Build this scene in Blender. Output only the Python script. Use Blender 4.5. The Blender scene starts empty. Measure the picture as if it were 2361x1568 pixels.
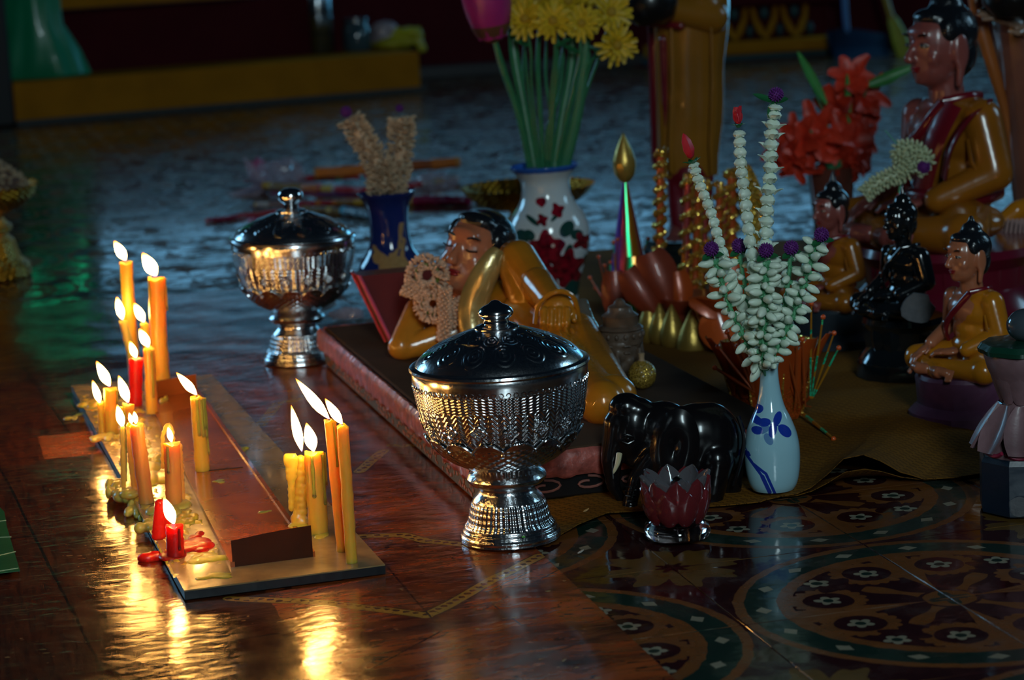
import bpy, bmesh, math, random
import numpy as np
from mathutils import Vector, Matrix, Euler, noise
random.seed(7)
PI = math.pi
SC = bpy.context.scene
COL = SC.collection

# ------------------------------------------------------------------ camera
FPX, CX, CY, CAMH = 5400.0, 1180.5, 784.0, 0.64      # focal length in px of the 2361x1568 frame
PITCH, ROLL = math.radians(10.45), math.radians(3.0)
cp, sp, cr, sr = math.cos(PITCH), math.sin(PITCH), math.cos(ROLL), math.sin(ROLL)
_f = Vector((0, cp, -sp)); _r = Vector((1, 0, 0)); _u = Vector((0, sp, cp))
_X = cr*_r - sr*_u; _Y = sr*_r + cr*_u
cam = bpy.data.cameras.new('camera'); co = bpy.data.objects.new('camera', cam); COL.objects.link(co)
co.matrix_world = Matrix(((_X.x, _Y.x, -_f.x, 0), (_X.y, _Y.y, -_f.y, 0), (_X.z, _Y.z, -_f.z, CAMH), (0, 0, 0, 1)))
cam.sensor_width = 36; cam.lens = FPX/2361*36; cam.clip_start = .05; cam.clip_end = 60
cam.dof.use_dof = True; cam.dof.focus_distance = 2.42; cam.dof.aperture_fstop = 7.5
SC.camera = co

# ------------------------------------------------------------------ light
w = bpy.data.worlds.new('temple_gloom'); SC.world = w; w.use_nodes = True
w.node_tree.nodes['Background'].inputs[0].default_value = (.10, .22, .40, 1)
w.node_tree.nodes['Background'].inputs[1].default_value = .016
SKY = (.22, .62, 1.0)
def window_light(name, loc, target, sx, sy, power, col=SKY):
    l = bpy.data.lights.new(name, 'AREA'); l.shape = 'RECTANGLE'; l.size = sx; l.size_y = sy
    l.energy = power; l.color = col
    o = bpy.data.objects.new(name, l); COL.objects.link(o); o.location = loc
    o.rotation_euler = (Vector(target)-Vector(loc)).to_track_quat('-Z', 'Y').to_euler()
    return o
window_light('doorway_daylight_behind_viewer', (.55, -1.9, 2.1), (.45, 2.4, .2), .6, 1.5, 74, (.70, .93, 1.0))
window_light('window_daylight_back', (.3, 9.75, .75), (.3, 0, .73), 4.0, .36, 4.3)
window_light('green_pane_daylight_back', (-1.98, 9.75, .75), (-1.98, 0, .73), .42, .36, .30, (.02, 1.0, .42))
window_light('door_daylight_back_corner', (2.75, 9.7, .98), (1.2, 4, .5), 1.0, 1.85, 24, (.16, .62, 1.0))
window_light('window_daylight_side_wall', (-4.6, 7.4, 1.9), (0, 4.5, 0), 1.5, 1.7, 58, (.28, .66, 1.0))
window_light('window_daylight_east', (4.8, 4.2, 2.3), (.4, 2.8, 0), 1.2, 1.5, 26, (.40, .75, 1.0))
SC.view_settings.view_transform = 'Standard'; SC.view_settings.look = 'None'
SC.view_settings.gamma = 1.0; SC.view_settings.use_curve_mapping = False
SC.view_settings.exposure = 0.0
SC.cycles.use_denoising = True
SC.cycles.max_bounces = 8; SC.cycles.transmission_bounces = 8; SC.cycles.glossy_bounces = 4; SC.cycles.diffuse_bounces = 3
SC.cycles.caustics_reflective = False; SC.cycles.caustics_refractive = False
SC.cycles.sample_clamp_indirect = 4.0

# ------------------------------------------------------------------ where things stand
def ray(x, y):
    u = x-CX; v = y-CY
    a = u*cr-v*sr; b = u*sr+v*cr
    return _r*(a/FPX) + _f - _u*(b/FPX)
def G(x, y, h=0.0):                       # point at height h seen at photo pixel x, y
    d = ray(x, y); t = (h-CAMH)/d.z
    return Vector((0, 0, CAMH)) + d*t
def PT(x, y, Y):                          # point at world depth Y seen at photo pixel x, y
    d = ray(x, y); t = Y/d.y
    return Vector((0, 0, CAMH)) + d*t
def pxm(p):                               # metres per photo pixel at p
    return (Vector(p)-Vector((0, 0, CAMH))).dot(_f)/FPX

# ------------------------------------------------------------------ node expressions
class X:
    def __init__(s, nt, v): s.nt = nt; s.v = v
    def _op(s, op, *a):
        n = s.nt.nodes.new('ShaderNodeMath'); n.operation = op
        for i, b in enumerate((s,)+a):
            b = b.v if isinstance(b, X) else b
            if isinstance(b, (int, float)): n.inputs[i].default_value = b
            else: s.nt.links.new(b, n.inputs[i])
        return X(s.nt, n.outputs[0])
    def __add__(s, o): return s._op('ADD', o)
    def __radd__(s, o): return s._op('ADD', o)
    def __sub__(s, o): return s._op('SUBTRACT', o)
    def __rsub__(s, o): return (s*-1)+o
    def __mul__(s, o): return s._op('MULTIPLY', o)
    def __rmul__(s, o): return s._op('MULTIPLY', o)
    def __truediv__(s, o): return s._op('DIVIDE', o)
    def __lt__(s, o): return s._op('LESS_THAN', o)
    def __gt__(s, o): return s._op('GREATER_THAN', o)
    def abs(s): return s._op('ABSOLUTE')
    def sqrt(s): return s._op('SQRT')
    def sin(s): return s._op('SINE')
    def cos(s): return s._op('COSINE')
    def frac(s): return s._op('FRACT')
    def floor(s): return s._op('FLOOR')
    def pow(s, o): return s._op('POWER', o)
    def atan2(s, o): return s._op('ARCTAN2', o)
    def max(s, o): return s._op('MAXIMUM', o)
    def min(s, o): return s._op('MINIMUM', o)
    def mod(s, o): return s._op('FLOORED_MODULO', o)
def dist(x, y, cx, cy, sx=1.0, sy=1.0, rot=0.0):
    a = x-cx; b = y-cy
    if rot:
        c, s_ = math.cos(rot), math.sin(rot)
        a, b = a*c+b*s_, b*c-a*s_
    a = a*(1/sx); b = b*(1/sy)
    return (a*a+b*b).sqrt()
def segdist(x, y, p, q):
    px, py = p; dx, dy = q[0]-px, q[1]-py; L2 = dx*dx+dy*dy
    t = (((x-px)*dx+(y-py)*dy)*(1/L2)).max(0.0).min(1.0)
    a = x-px-t*dx; b = y-py-t*dy
    return (a*a+b*b).sqrt()

def newmat(name):
    m = bpy.data.materials.new(name); m.use_nodes = True
    nt = m.node_tree; b = nt.nodes['Principled BSDF']
    return m, nt, b
def coords(nt, kind='Object'):
    t = nt.nodes.new('ShaderNodeTexCoord'); s = nt.nodes.new('ShaderNodeSeparateXYZ')
    nt.links.new(t.outputs[kind], s.inputs[0])
    return X(nt, s.outputs[0]), X(nt, s.outputs[1]), X(nt, s.outputs[2]), t.outputs[kind]
def mixc(nt, fac, a, b):
    n = nt.nodes.new('ShaderNodeMix'); n.data_type = 'RGBA'
    f = fac.v if isinstance(fac, X) else fac
    if isinstance(f, (int, float)): n.inputs[0].default_value = f
    else: nt.links.new(f, n.inputs[0])
    for i, c in ((6, a), (7, b)):
        if isinstance(c, (tuple, list)): n.inputs[i].default_value = (*c[:3], 1)
        else: nt.links.new(c, n.inputs[i])
    return n.outputs[2]
def tex(nt, vec, scale, detail=3, kind='noise', rough=.5, dist_=0.0, stretch=None):
    if stretch:
        mp = nt.nodes.new('ShaderNodeMapping'); mp.inputs['Scale'].default_value = stretch
        nt.links.new(vec, mp.inputs[0]); vec = mp.outputs[0]
    if kind == 'noise':
        n = nt.nodes.new('ShaderNodeTexNoise'); n.inputs['Scale'].default_value = scale
        n.inputs['Detail'].default_value = detail; n.inputs['Roughness'].default_value = rough
        n.inputs['Distortion'].default_value = dist_
        nt.links.new(vec, n.inputs['Vector']); return X(nt, n.outputs[0])
    n = nt.nodes.new('ShaderNodeTexVoronoi'); n.inputs['Scale'].default_value = scale
    nt.links.new(vec, n.inputs['Vector']); return X(nt, n.outputs[0])
def bump(nt, b, h, strength=.3, distance=.001):
    n = nt.nodes.new('ShaderNodeBump'); n.inputs['Strength'].default_value = strength
    n.inputs['Distance'].default_value = distance
    nt.links.new(h.v, n.inputs['Height']); nt.links.new(n.outputs[0], b.inputs['Normal'])
def setp(b, **k):
    names = dict(base='Base Color', rough='Roughness', metal='Metallic', coat='Coat Weight', coatr='Coat Roughness',
                 trans='Transmission Weight', ior='IOR', sss='Subsurface Weight', sssr='Subsurface Radius', ssss='Subsurface Scale',
                 emis='Emission Color', emiss='Emission Strength', alpha='Alpha', sheen='Sheen Weight', spec='Specular IOR Level')
    for a, v in k.items():
        s = b.inputs[names[a]]
        if isinstance(v, (tuple, list)) and a in ('base', 'emis'): v = (*v[:3], 1)
        s.default_value = v
def M(name, base, rough=.4, metal=0., vary=.25, vscale=40., bmp=.15, bscale=120., coat=0., dark=.55, **k):
    m, nt, b = newmat(name); x, y, z, v = coords(nt)
    n = tex(nt, v, vscale, 4)
    nt.links.new(mixc(nt, ((n-.35)*2.2).max(0.).min(1.)*vary, base, tuple(c*dark for c in base)), b.inputs['Base Color'])
    setp(b, rough=rough, metal=metal, coat=coat, **k)
    if coat: setp(b, coatr=.06)
    if bmp: bump(nt, b, tex(nt, v, bscale, 3), bmp, .0015)
    return m

# ------------------------------------------------------------------ mesh helper
class B:
    def __init__(s): s.bm = bmesh.new()
    def xf(s, vs, loc=(0, 0, 0), rot=None, scale=None):
        mt = Matrix.Translation(Vector(loc))
        if rot is not None: mt = mt @ (rot if isinstance(rot, Matrix) else Euler(rot).to_matrix().to_4x4())
        if scale is not None: mt = mt @ Matrix.Diagonal((*scale, 1))
        
        for v_ in vs: v_.co = mt @ v_.co
    def ball(s, c, r, rot=None, seg=16, ring=10):
        if isinstance(r, (int, float)): r = (r, r, r)
        mt = Matrix.Translation(Vector(c))
        if rot is not None: mt = mt @ (rot if isinstance(rot, Matrix) else Euler(rot).to_matrix().to_4x4())
        rings = []
        for j in range(1, ring):
            p = PI*j/ring; rings.append([s.bm.verts.new(mt @ Vector((r[0]*math.sin(p)*math.cos(2*PI*i/seg), r[1]*math.sin(p)*math.sin(2*PI*i/seg), -r[2]*math.cos(p)))) for i in range(seg)])
        lo = s.bm.verts.new(mt @ Vector((0, 0, -r[2]))); hi = s.bm.verts.new(mt @ Vector((0, 0, r[2])))
        for i in range(seg):
            k = (i+1) % seg; s.bm.faces.new((lo, rings[0][k], rings[0][i])); s.bm.faces.new((hi, rings[-1][i], rings[-1][k]))
            for A_, B_ in zip(rings, rings[1:]): s.bm.faces.new((A_[i], A_[k], B_[k], B_[i]))
        return s
    def box(s, c, size, rot=None, bev=0.):
        q = bmesh.new(); bmesh.ops.create_cube(q, size=1)
        for v_ in q.verts: v_.co = Vector((v_.co.x*size[0], v_.co.y*size[1], v_.co.z*size[2]))
        if bev: bmesh.ops.bevel(q, geom=list(q.edges), offset=bev, segments=2, affect='EDGES', profile=.5)
        new = [s.bm.verts.new(v_.co) for v_ in q.verts]; q.verts.index_update()
        for f in q.faces: s.bm.faces.new([new[v_.index] for v_ in f.verts])
        q.free(); s.xf(new, c, rot); return s
    def lathe(s, prof, seg=48, c=(0, 0, 0), rfun=None, rot=None):
        rings = []; new = []
        for r, h in prof:
            if abs(r) < 1e-9:
                v = s.bm.verts.new((0, 0, h)); rings.append([v]); new.append(v)
            else:
                ring = []
                for i in range(seg):
                    a = 2*PI*i/seg; rr = r*(rfun(a, h) if rfun else 1)
                    ring.append(s.bm.verts.new((rr*math.cos(a), rr*math.sin(a), h)))
                rings.append(ring); new += ring
        for a, b in zip(rings, rings[1:]):
            for i in range(seg):
                j = (i+1) % seg
                if len(a) == 1 and len(b) == 1: continue
                if len(a) == 1: s.bm.faces.new((a[0], b[i], b[j]))
                elif len(b) == 1: s.bm.faces.new((a[i], a[j], b[0]))
                else: s.bm.faces.new((a[i], a[j], b[j], b[i]))
        s.xf(new, c, rot); return s
    def tube(s, pts, rad, seg=8, caps=True, flat=1.0):
        pts = [Vector(p) for p in pts]; n = len(pts)
        if isinstance(rad, (int, float)): rad = [rad]*n
        rings = []; up = None
        for i, p in enumerate(pts):
            t = (pts[min(i+1, n-1)]-pts[max(i-1, 0)]).normalized()
            if up is None:
                up = t.orthogonal().normalized() if flat == 1.0 else (Vector((0, 1, 0))-t*t.y).normalized()
            up = (up-t*up.dot(t)).normalized(); sd = t.cross(up)
            rings.append([s.bm.verts.new(p+(up*math.sin(2*PI*k/seg)*flat+sd*math.cos(2*PI*k/seg))*max(rad[i], 1e-5)) for k in range(seg)])
        for a, b in zip(rings, rings[1:]):
            for k in range(seg):
                j = (k+1) % seg; s.bm.faces.new((a[k], a[j], b[j], b[k]))
        if caps:
            s.bm.faces.new(list(reversed(rings[0]))); s.bm.faces.new(rings[-1])
        return s
    def poly(s, pts, thick=0.):                 # a flat polygon, extruded downwards by thick
        vs = [s.bm.verts.new(p) for p in pts]; f = s.bm.faces.new(vs)
        if thick:
            g = bmesh.ops.extrude_face_region(s.bm, geom=[f]); nv = [e for e in g['geom'] if isinstance(e, bmesh.types.BMVert)]
            bmesh.ops.translate(s.bm, verts=nv, vec=(0, 0, -thick))
        return s
    def grid(s, fn, nu, nv, thick=0.):
        V_ = [[s.bm.verts.new(fn(i/nu, j/nv)) for j in range(nv+1)] for i in range(nu+1)]
        fs = [s.bm.faces.new((V_[i][j], V_[i+1][j], V_[i+1][j+1], V_[i][j+1])) for i in range(nu) for j in range(nv)]
        if thick:
            g = bmesh.ops.extrude_face_region(s.bm, geom=fs); nvt = [e for e in g['geom'] if isinstance(e, bmesh.types.BMVert)]
            bmesh.ops.translate(s.bm, verts=nvt, vec=(0, 0, -thick))
        return s
    def petal(s, base, d, nrm, L, W, curl=.3, thick=.0006, n=5, tip=1.0, cup=.25):
        d = Vector(d).normalized(); nrm = Vector(nrm); nrm = (nrm-d*nrm.dot(d)).normalized(); sd = d.cross(nrm); base = Vector(base)
        rows = []
        for i in range(n+1):
            t = i/n; wd = W*.5*(math.sin(PI*min(t*tip*.93+.07, 1))**.8)+W*.02
            c = base+d*(L*t)+nrm*(curl*L*t*t)
            cs = (-1, 0, 1) if n < 7 else (-1, -.5, 0, .5, 1)
            rows.append([c+sd*wd*q+nrm*cup*wd*q*q for q in cs])
        top = [[s.bm.verts.new(p+nrm*thick/2) for p in r] for r in rows]
        bot = [[s.bm.verts.new(p-nrm*thick/2) for p in r] for r in rows]
        for i in range(n):
            for j in range(len(cs)-1):
                s.bm.faces.new((top[i][j], top[i+1][j], top[i+1][j+1], top[i][j+1]))
                s.bm.faces.new((bot[i][j], bot[i][j+1], bot[i+1][j+1], bot[i+1][j]))
            for j, fl in ((0, 0), (len(cs)-1, 1)):
                q = (top[i][j], bot[i][j], bot[i+1][j], top[i+1][j]); s.bm.faces.new(q if not fl else tuple(reversed(q)))
        for r in (0, n):
            for j in range(len(cs)-1):
                s.bm.faces.new((top[r][j], top[r][j+1], bot[r][j+1], bot[r][j]))
        return s
    def done(s, name='mesh', smooth=True, angle=None):
        bmesh.ops.recalc_face_normals(s.bm, faces=s.bm.faces)
        me = bpy.data.meshes.new(name); s.bm.to_mesh(me); s.bm.free()
        if smooth:
            me.shade_smooth()
            if angle: me.set_sharp_from_angle(angle=angle)
        return me
def part(name, b, mat, parent=None, smooth=True, label=None, loc=None, rot=None, angle=.7):
    me = b.done(name, smooth, angle) if isinstance(b, B) else b
    if mat is not None and not me.materials: me.materials.append(mat)
    o = bpy.data.objects.new(name, me); COL.objects.link(o)
    if parent is not None: o.parent = parent
    if loc is not None: o.location = loc
    if rot is not None: o.rotation_euler = rot
    if label: o['label'] = label
    return o
def tag(o, label, cat, group=None, kind=None):
    if label: o['label'] = label
    if cat: o['category'] = cat
    if group: o['group'] = group
    if kind: o['kind'] = kind
    return o
def thing(name, label, cat, loc=(0, 0, 0), rot=0.0, group=None):
    o = bpy.data.objects.new(name, None); COL.objects.link(o); o.empty_display_size = .02
    o.location = loc; o.rotation_euler = (0, 0, rot) if isinstance(rot, (int, float)) else rot
    return tag(o, label, cat, group)
def struct(name, b, mat, smooth=False, parent=None):
    o = part(name, b, mat, parent, smooth)
    if parent is None: o['kind'] = 'structure'
    return o
def blob(name, prims, voxel, mat, parent, iters=4, label=None, loc=None):
    """one continuous surface grown round ellipsoids ('e', centre, radii[, euler]) and tapered limbs ('c', p, q, r0, r1)"""
    b = B()
    for p in prims:
        if p[0] == 'e': b.ball(p[1], p[2], p[3] if len(p) > 3 else None, 20, 14)
        else:
            a, q = Vector(p[1]), Vector(p[2]); b.tube([a, a.lerp(q, .5), q], [p[3], (p[3]+p[4])/2, p[4]], 16)
            b.ball(a, p[3], None, 16, 10); b.ball(q, p[4], None, 16, 10)
    me = b.done('tmp'); o = bpy.data.objects.new('tmp', me); COL.objects.link(o)
    md = o.modifiers.new('r', 'REMESH'); md.mode = 'VOXEL'; md.voxel_size = voxel; md.use_smooth_shade = True
    sm = o.modifiers.new('s', 'SMOOTH'); sm.iterations = iters; sm.factor = .6
    dg = bpy.context.evaluated_depsgraph_get(); me2 = bpy.data.meshes.new_from_object(o.evaluated_get(dg))
    bpy.data.objects.remove(o); bpy.data.meshes.remove(me)
    me2.name = name; me2.materials.clear()
    return part(name, me2, mat, parent, True, label, loc)
def cpy(o, parent=None):
    c = o.copy(); COL.objects.link(c)
    if parent is not None: c.parent = parent
    return c
def copy_tree(o, parent=None):
    c = cpy(o, parent)
    for ch in list(o.children): copy_tree(ch, c)
    return c
def facing(v):            # rotation that takes +Z to v
    return Vector((0, 0, 1)).rotation_difference(Vector(v).normalized()).to_matrix().to_4x4()
# ================================================================== setting
TL = .2; TANG = math.radians(14.14); TO = Vector((.387, 2.058, 0))
TA = Vector((math.cos(TANG), math.sin(TANG), 0)); TB = Vector((-TA.y, TA.x, 0))
def TF(x, y, z=0.): return TO+TA*x+TB*y+Vector((0, 0, z))     # point in the tile frame, metres
def inT(p): d = Vector(p)-TO; return d.dot(TA), d.dot(TB)

def tile_material():
    m, nt, b = newmat('patterned_cement_tile')
    t = nt.nodes.new('ShaderNodeUVMap'); t.uv_map = 'UVMap'; s = nt.nodes.new('ShaderNodeSeparateXYZ')
    nt.links.new(t.outputs[0], s.inputs[0]); u, v = X(nt, s.outputs[0]), X(nt, s.outputs[1])
    g = nt.nodes.new('ShaderNodeTexCoord').outputs['Object']
    geo = nt.nodes.new('ShaderNodeNewGeometry').outputs['Position']
    wob = tex(nt, geo, 60, 2); u2 = u+(wob-.5)*.02; v2 = v+(wob-.5)*.02
    r = (u2*u2+v2*v2).sqrt(); th = v2.atan2(u2)*(180/PI)
    maroon, orange, green, cream, gold = (.030, .003, .004), (.20, .062, .010), (.006, .030, .020), (.30, .27, .19), (.14, .070, .012)
    c = mixc(nt, 1.0, maroon, maroon)
    # leafy rosette at the far corner
    a2 = (1.0-u2); b2 = (1.0-v2); rr = (a2*a2+b2*b2).sqrt(); t2 = b2.atan2(a2)
    lobes = (t2*4.0).cos().abs()*.13+(t2*20.0).sin()*.022+.21
    c = mixc(nt, (rr < lobes)*(rr > ((t2*8.0).cos()*.02+.07)), c, gold)
    # big medallion: rings
    c = mixc(nt, (r < .985), c, orange); c = mixc(nt, (r < .935), c, green)
    dd = (th-(th*(1/22.5)).floor()*22.5-11.25).abs()*(PI/180)*.855
    c = mixc(nt, (dd*.8+(r-.857).abs()*1.1) < .040, c, cream)
    c = mixc(nt, (r < .785), c, orange); c = mixc(nt, (r < .715), c, maroon)
    # branches and spirals
    br = (u2.min(v2)+(r*9.0).sin()*.012) < ((r-.12)*.14+.012)
    c = mixc(nt, br*(r < .715)*(r > .13), c, orange)
    dg = (u2-v2).abs(); c = mixc(nt, (dg < .07)*(r > .14)*(r < .42)*((dg-(r*22.0).sin()*.02) < .05), c, orange)
    F = []
    for ang, rad, dk in ((20, .55, .115), (70, .55, .115), (45, .655, .0)):
        F.append((rad*math.cos(math.radians(ang)), rad*math.sin(math.radians(ang)), dk))
    for cx, cy, dk in F:
        if dk:
            d = dist(u2, v2, cx, cy); a = (v2-cy).atan2(u2-cx)
            c = mixc(nt, d < (a*9.0).sin().abs()*.02+.165, c, orange)
            c = mixc(nt, d < .118, c, maroon)
    c = mixc(nt, dist(u2, v2, .40, .40, 1.7, .7, -PI/4) < .075, c, maroon)
    for cx, cy, dk in F:
        d = dist(u2, v2, cx, cy); a = (v2-cy).atan2(u2-cx)
        c = mixc(nt, d < (a*2.5).cos().abs()*.028+.036, c, cream); c = mixc(nt, d < .026, c, green)
    c = mixc(nt, (r < .12), c, orange); c = mixc(nt, (r < (th*(PI/45)).cos()*.03+.075), c, green)
    # wear: greyish scuffs with a shape of their own
    wear = ((tex(nt, geo, 9, 5, rough=.7)-.55)*5.).max(0.).min(1.)
    c = mixc(nt, wear*.35, c, (.16, .13, .12))
    c = mixc(nt, tex(nt, geo, 45, 4)*.5, c, (.02, .012, .012))
    nt.links.new(c, b.inputs['Base Color'])
    lum = nt.nodes.new('ShaderNodeRGBToBW'); nt.links.new(c, lum.inputs[0]); patch = ((tex(nt, geo, 11, 4, rough=.65)-.5)*7.0).max(0.).min(1.)
    rg = patch*.34+(X(nt, lum.outputs[0])*3.0).min(.25)+.05; nt.links.new(rg.v, b.inputs['Roughness'])
    setp(b, spec=.42)
    bump(nt, b, tex(nt, geo, 22, 2)+tex(nt, geo, 70, 2)*.35+(r*18.0).sin()*.05, .11, .0028)
    return m
MT_TILE = tile_material()
GROUT = M('tile_grout', (.05, .045, .05), .8)
# the slab with its grout, then the tiles, each laid on its own with recessed joints
b = B(); b.box((0.2, 5.9, -.012), (11.6, 12.8, .02)); floor = struct('floor', b, GROUT)
def tile_verts(bm, uvl, origin, ex, ey, gap=.0009):
    c = [(gap, gap), (TL-gap, gap), (TL-gap, TL-gap), (gap, TL-gap)]
    top = [bm.verts.new(origin+ex*p+ey*q) for p, q in c]
    e = gap*.9
    bot = [bm.verts.new(origin+ex*(p+(-e if p < .1 else e))+ey*(q+(-e if q < .1 else e))+Vector((0, 0, -.0016))) for p, q in c]
    f = bm.faces.new(top)
    for l, (p, q) in zip(f.loops, c): l[uvl].uv = (p/TL, q/TL)
    for k in range(4):
        f = bm.faces.new((top[k], bot[k], bot[(k+1) % 4], top[(k+1) % 4]))
        for l in f.loops: l[uvl].uv = (.99, .99) if l.vert in bot else (c[top.index(l.vert)][0]/TL, c[top.index(l.vert)][1]/TL)
bm = bmesh.new(); uvl = bm.loops.layers.uv.new('UVMap')
tile_verts(bm, uvl, Vector(), Vector((1, 0, 0)), Vector((0, 1, 0)))
bm.normal_update(); tile_me = bpy.data.meshes.new('floor_tile'); bm.to_mesh(tile_me); bm.free(); tile_me.materials.append(MT_TILE)
MATX1 = inT(G(1480, 1500))[0]; MATY1 = inT(G(690, 655))[1]
tiles = []
for i in range(-30, 28):
    for j in range(-10, 54):
        p = TF((i+.5)*TL, (j+.5)*TL)
        if not (-5.2 < p.x < 5.6 and -.3 < p.y < 12.2): continue
        ci, cj = i % 2, j % 2
        if (i+1)*TL < MATX1-.02 and (j+1)*TL < MATY1-.03: continue       # wholly under the vinyl mat
        k = {(0, 0): 0, (1, 0): 1, (1, 1): 2, (0, 1): 3}[(ci, cj)]
        o = TF((i+ci)*TL, (j+cj)*TL); rot = TANG+k*PI/2
        d = p-Vector((0, 0, CAMH)); z = d.dot(_f); vx, vy = d.dot(_X)/z*FPX, d.dot(_Y)/z*FPX if z > 0 else (9e9, 9e9)
        vis = z > 0 and abs(vx) < 1230 and abs(vy) < 830
        tiles.append((0 if vis else 1, p.length, o, rot))
tiles.sort(key=lambda t: (t[0], t[1]))
for f_, d_, o, rot in tiles[:290]:
    q = bpy.data.objects.new('tile', tile_me); COL.objects.link(q); q.parent = floor
    q.location = (o.x, o.y, random.uniform(-.0003, .0002)); q.rotation_euler = (0, 0, rot)
bm = bmesh.new(); uvl = bm.loops.layers.uv.new('UVMap')
for f_, d_, o, rot in tiles[290:]:
    tile_verts(bm, uvl, o, Vector((math.cos(rot), math.sin(rot), 0)), Vector((-math.sin(rot), math.cos(rot), 0)))
bm.normal_update(); me = bpy.data.meshes.new('far_tiles'); bm.to_mesh(me); bm.free(); me.materials.append(MT_TILE)
q = bpy.data.objects.new('far_tiles', me); COL.objects.link(q); q.parent = floor; q['kind'] = 'stuff'

# walls, far end of the hall
MAROON = M('maroon_wall_paint', (.075, .006, .010), .8, vary=.6, vscale=5, bscale=30, spec=.08)
YELLOW = M('worn_yellow_paint', (.44, .165, .008), .8, spec=.08, vary=.55, vscale=9, bscale=30)
TEALP = M('dark_teal_paint', (.01, .06, .065), .5)
WA, WB = Vector((-.4, 9.15, 0)), Vector((1.5, 9.42, 0)); wd = (WB-WA).normalized(); wn = Vector((-wd.y, wd.x, 0))
wrot = math.atan2(wd.y, wd.x)
def wallbox(name, s0, s1, off, thick, z0, z1, mat, struct_=True, parent=None):
    c = WA+wd*((s0+s1)/2)+wn*(off+thick/2); b = B(); b.box((c.x, c.y, (z0+z1)/2), (s1-s0, thick, z1-z0), (0, 0, wrot), .004)
    return struct(name, b, mat) if struct_ else part(name, b, mat, parent, False)
wallbox('wall_back', -4.4, 2.45, .05, .12, 0, .50, MAROON)
wallbox('baseboard_back', -.3, 1.0, .0, .05, 0, .05, M('dark_skirting', (.012, .010, .012), .5))
wallbox('wall_right', 2.45, 5.4, .25, .12, 0, .16, M('dim_red_plaster', (.03, .006, .01), .6))
# yellow step at the foot of the back wall
P0, P1 = G(38, 291), G(972, 211); sd_ = (P1-P0).normalized(); sn = Vector((-sd_.y, sd_.x, 0)); srot = math.atan2(sd_.y, sd_.x)
SH = PT(968, 118, P1.y).z
def stepbox(s0, s1, off, thick, z0, z1, bev=.004):
    c = P0+sd_*((s0+s1)/2)+sn*(off+thick/2); b = B(); b.box((c.x, c.y, (z0+z1)/2), (s1-s0, thick, z1-z0), (0, 0, srot), bev); return b
SL = (P1-P0).length
struct('trim_1', stepbox(0, SL, 0, .55, 0, SH, .006), YELLOW)
b = stepbox(0, SL+.02, -.012, .03, 0, .018, .002); struct('baseboard_step', b, M('grey_plaster_skirting', (.05, .055, .055), .8))
struct('wall_step', stepbox(-.45, SL-.18, .30, .1, SH, SH+.22, .003), MAROON)
struct('trim_2', stepbox(-.2, SL-.52, .22, .12, SH+.225, SH+.29, .008), YELLOW)
b = B(); c = P0+sd_*-.35+sn*.15; b.box((c.x, c.y, .3), (.7, .3, .6), (0, 0, srot), .01)
struct('wall_left', b, M('near_black_timber', (.008, .006, .006), .5))
# carved dado of the altar at the far wall
alt = thing('carved_altar_base', 'maroon carved altar base with a row of golden petal arches', 'altar', WA+wd*1.75-wn*.09, wrot)
def ab(name, x0, x1, y0, t, z0, z1, mat, bev=.004):
    b = B(); b.box(((x0+x1)/2, y0+t/2, (z0+z1)/2), (x1-x0, t, z1-z0), None, bev); return part(name, b, mat, alt, False)
zb = lambda y: max(0, PT(1800, y, 9.35).z)
z0_, z1_, z2_, z3_ = .02, zb(118), zb(85), zb(8)
AX0, AX1 = -.75, .02+.0
ab('plinth_course', -.80, .08, -.06, .16, 0, z1_-.02, MAROON); ab('teal_course', -.77, .045, -.035, .14, z1_-.02, z1_+.003, TEALP)
ab('gold_moulding', -.76, .035, -.055, .16, z1_+.003, z2_, YELLOW, .012); ab('frieze_panel', -.72, -.02, .02, .1, z2_, z3_, MAROON)
ab('cornice', -.75, .0, -.05, .17, z3_, z3_+.05, MAROON, .01)
for k in range(5):
    x = -.17-.122*k; hh = z3_-z2_
    b = B(); pts = [Vector((x-.048, .01, z3_)), Vector((x-.040, -.004, z3_-hh*.4)), Vector((x-.018, -.012, z3_-hh*.75)), Vector((x, -.016, z3_-hh*.93)), Vector((x+.018, -.012, z3_-hh*.75)), Vector((x+.040, -.004, z3_-hh*.4)), Vector((x+.048, .01, z3_))]
    b.tube(pts, [.010, .012, .016, .018, .016, .012, .010], 8); part('petal_arch', b, YELLOW, alt)
    b = B(); b.ball((x, .0, z3_-hh*.22), (.018, .012, hh*.2)); part('teal_boss', b, TEALP, alt)
    b = B(); b.ball((x+.061, .0, z2_+hh*.25), (.014, .01, hh*.2)); part('teal_boss', b, TEALP, alt)

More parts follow.
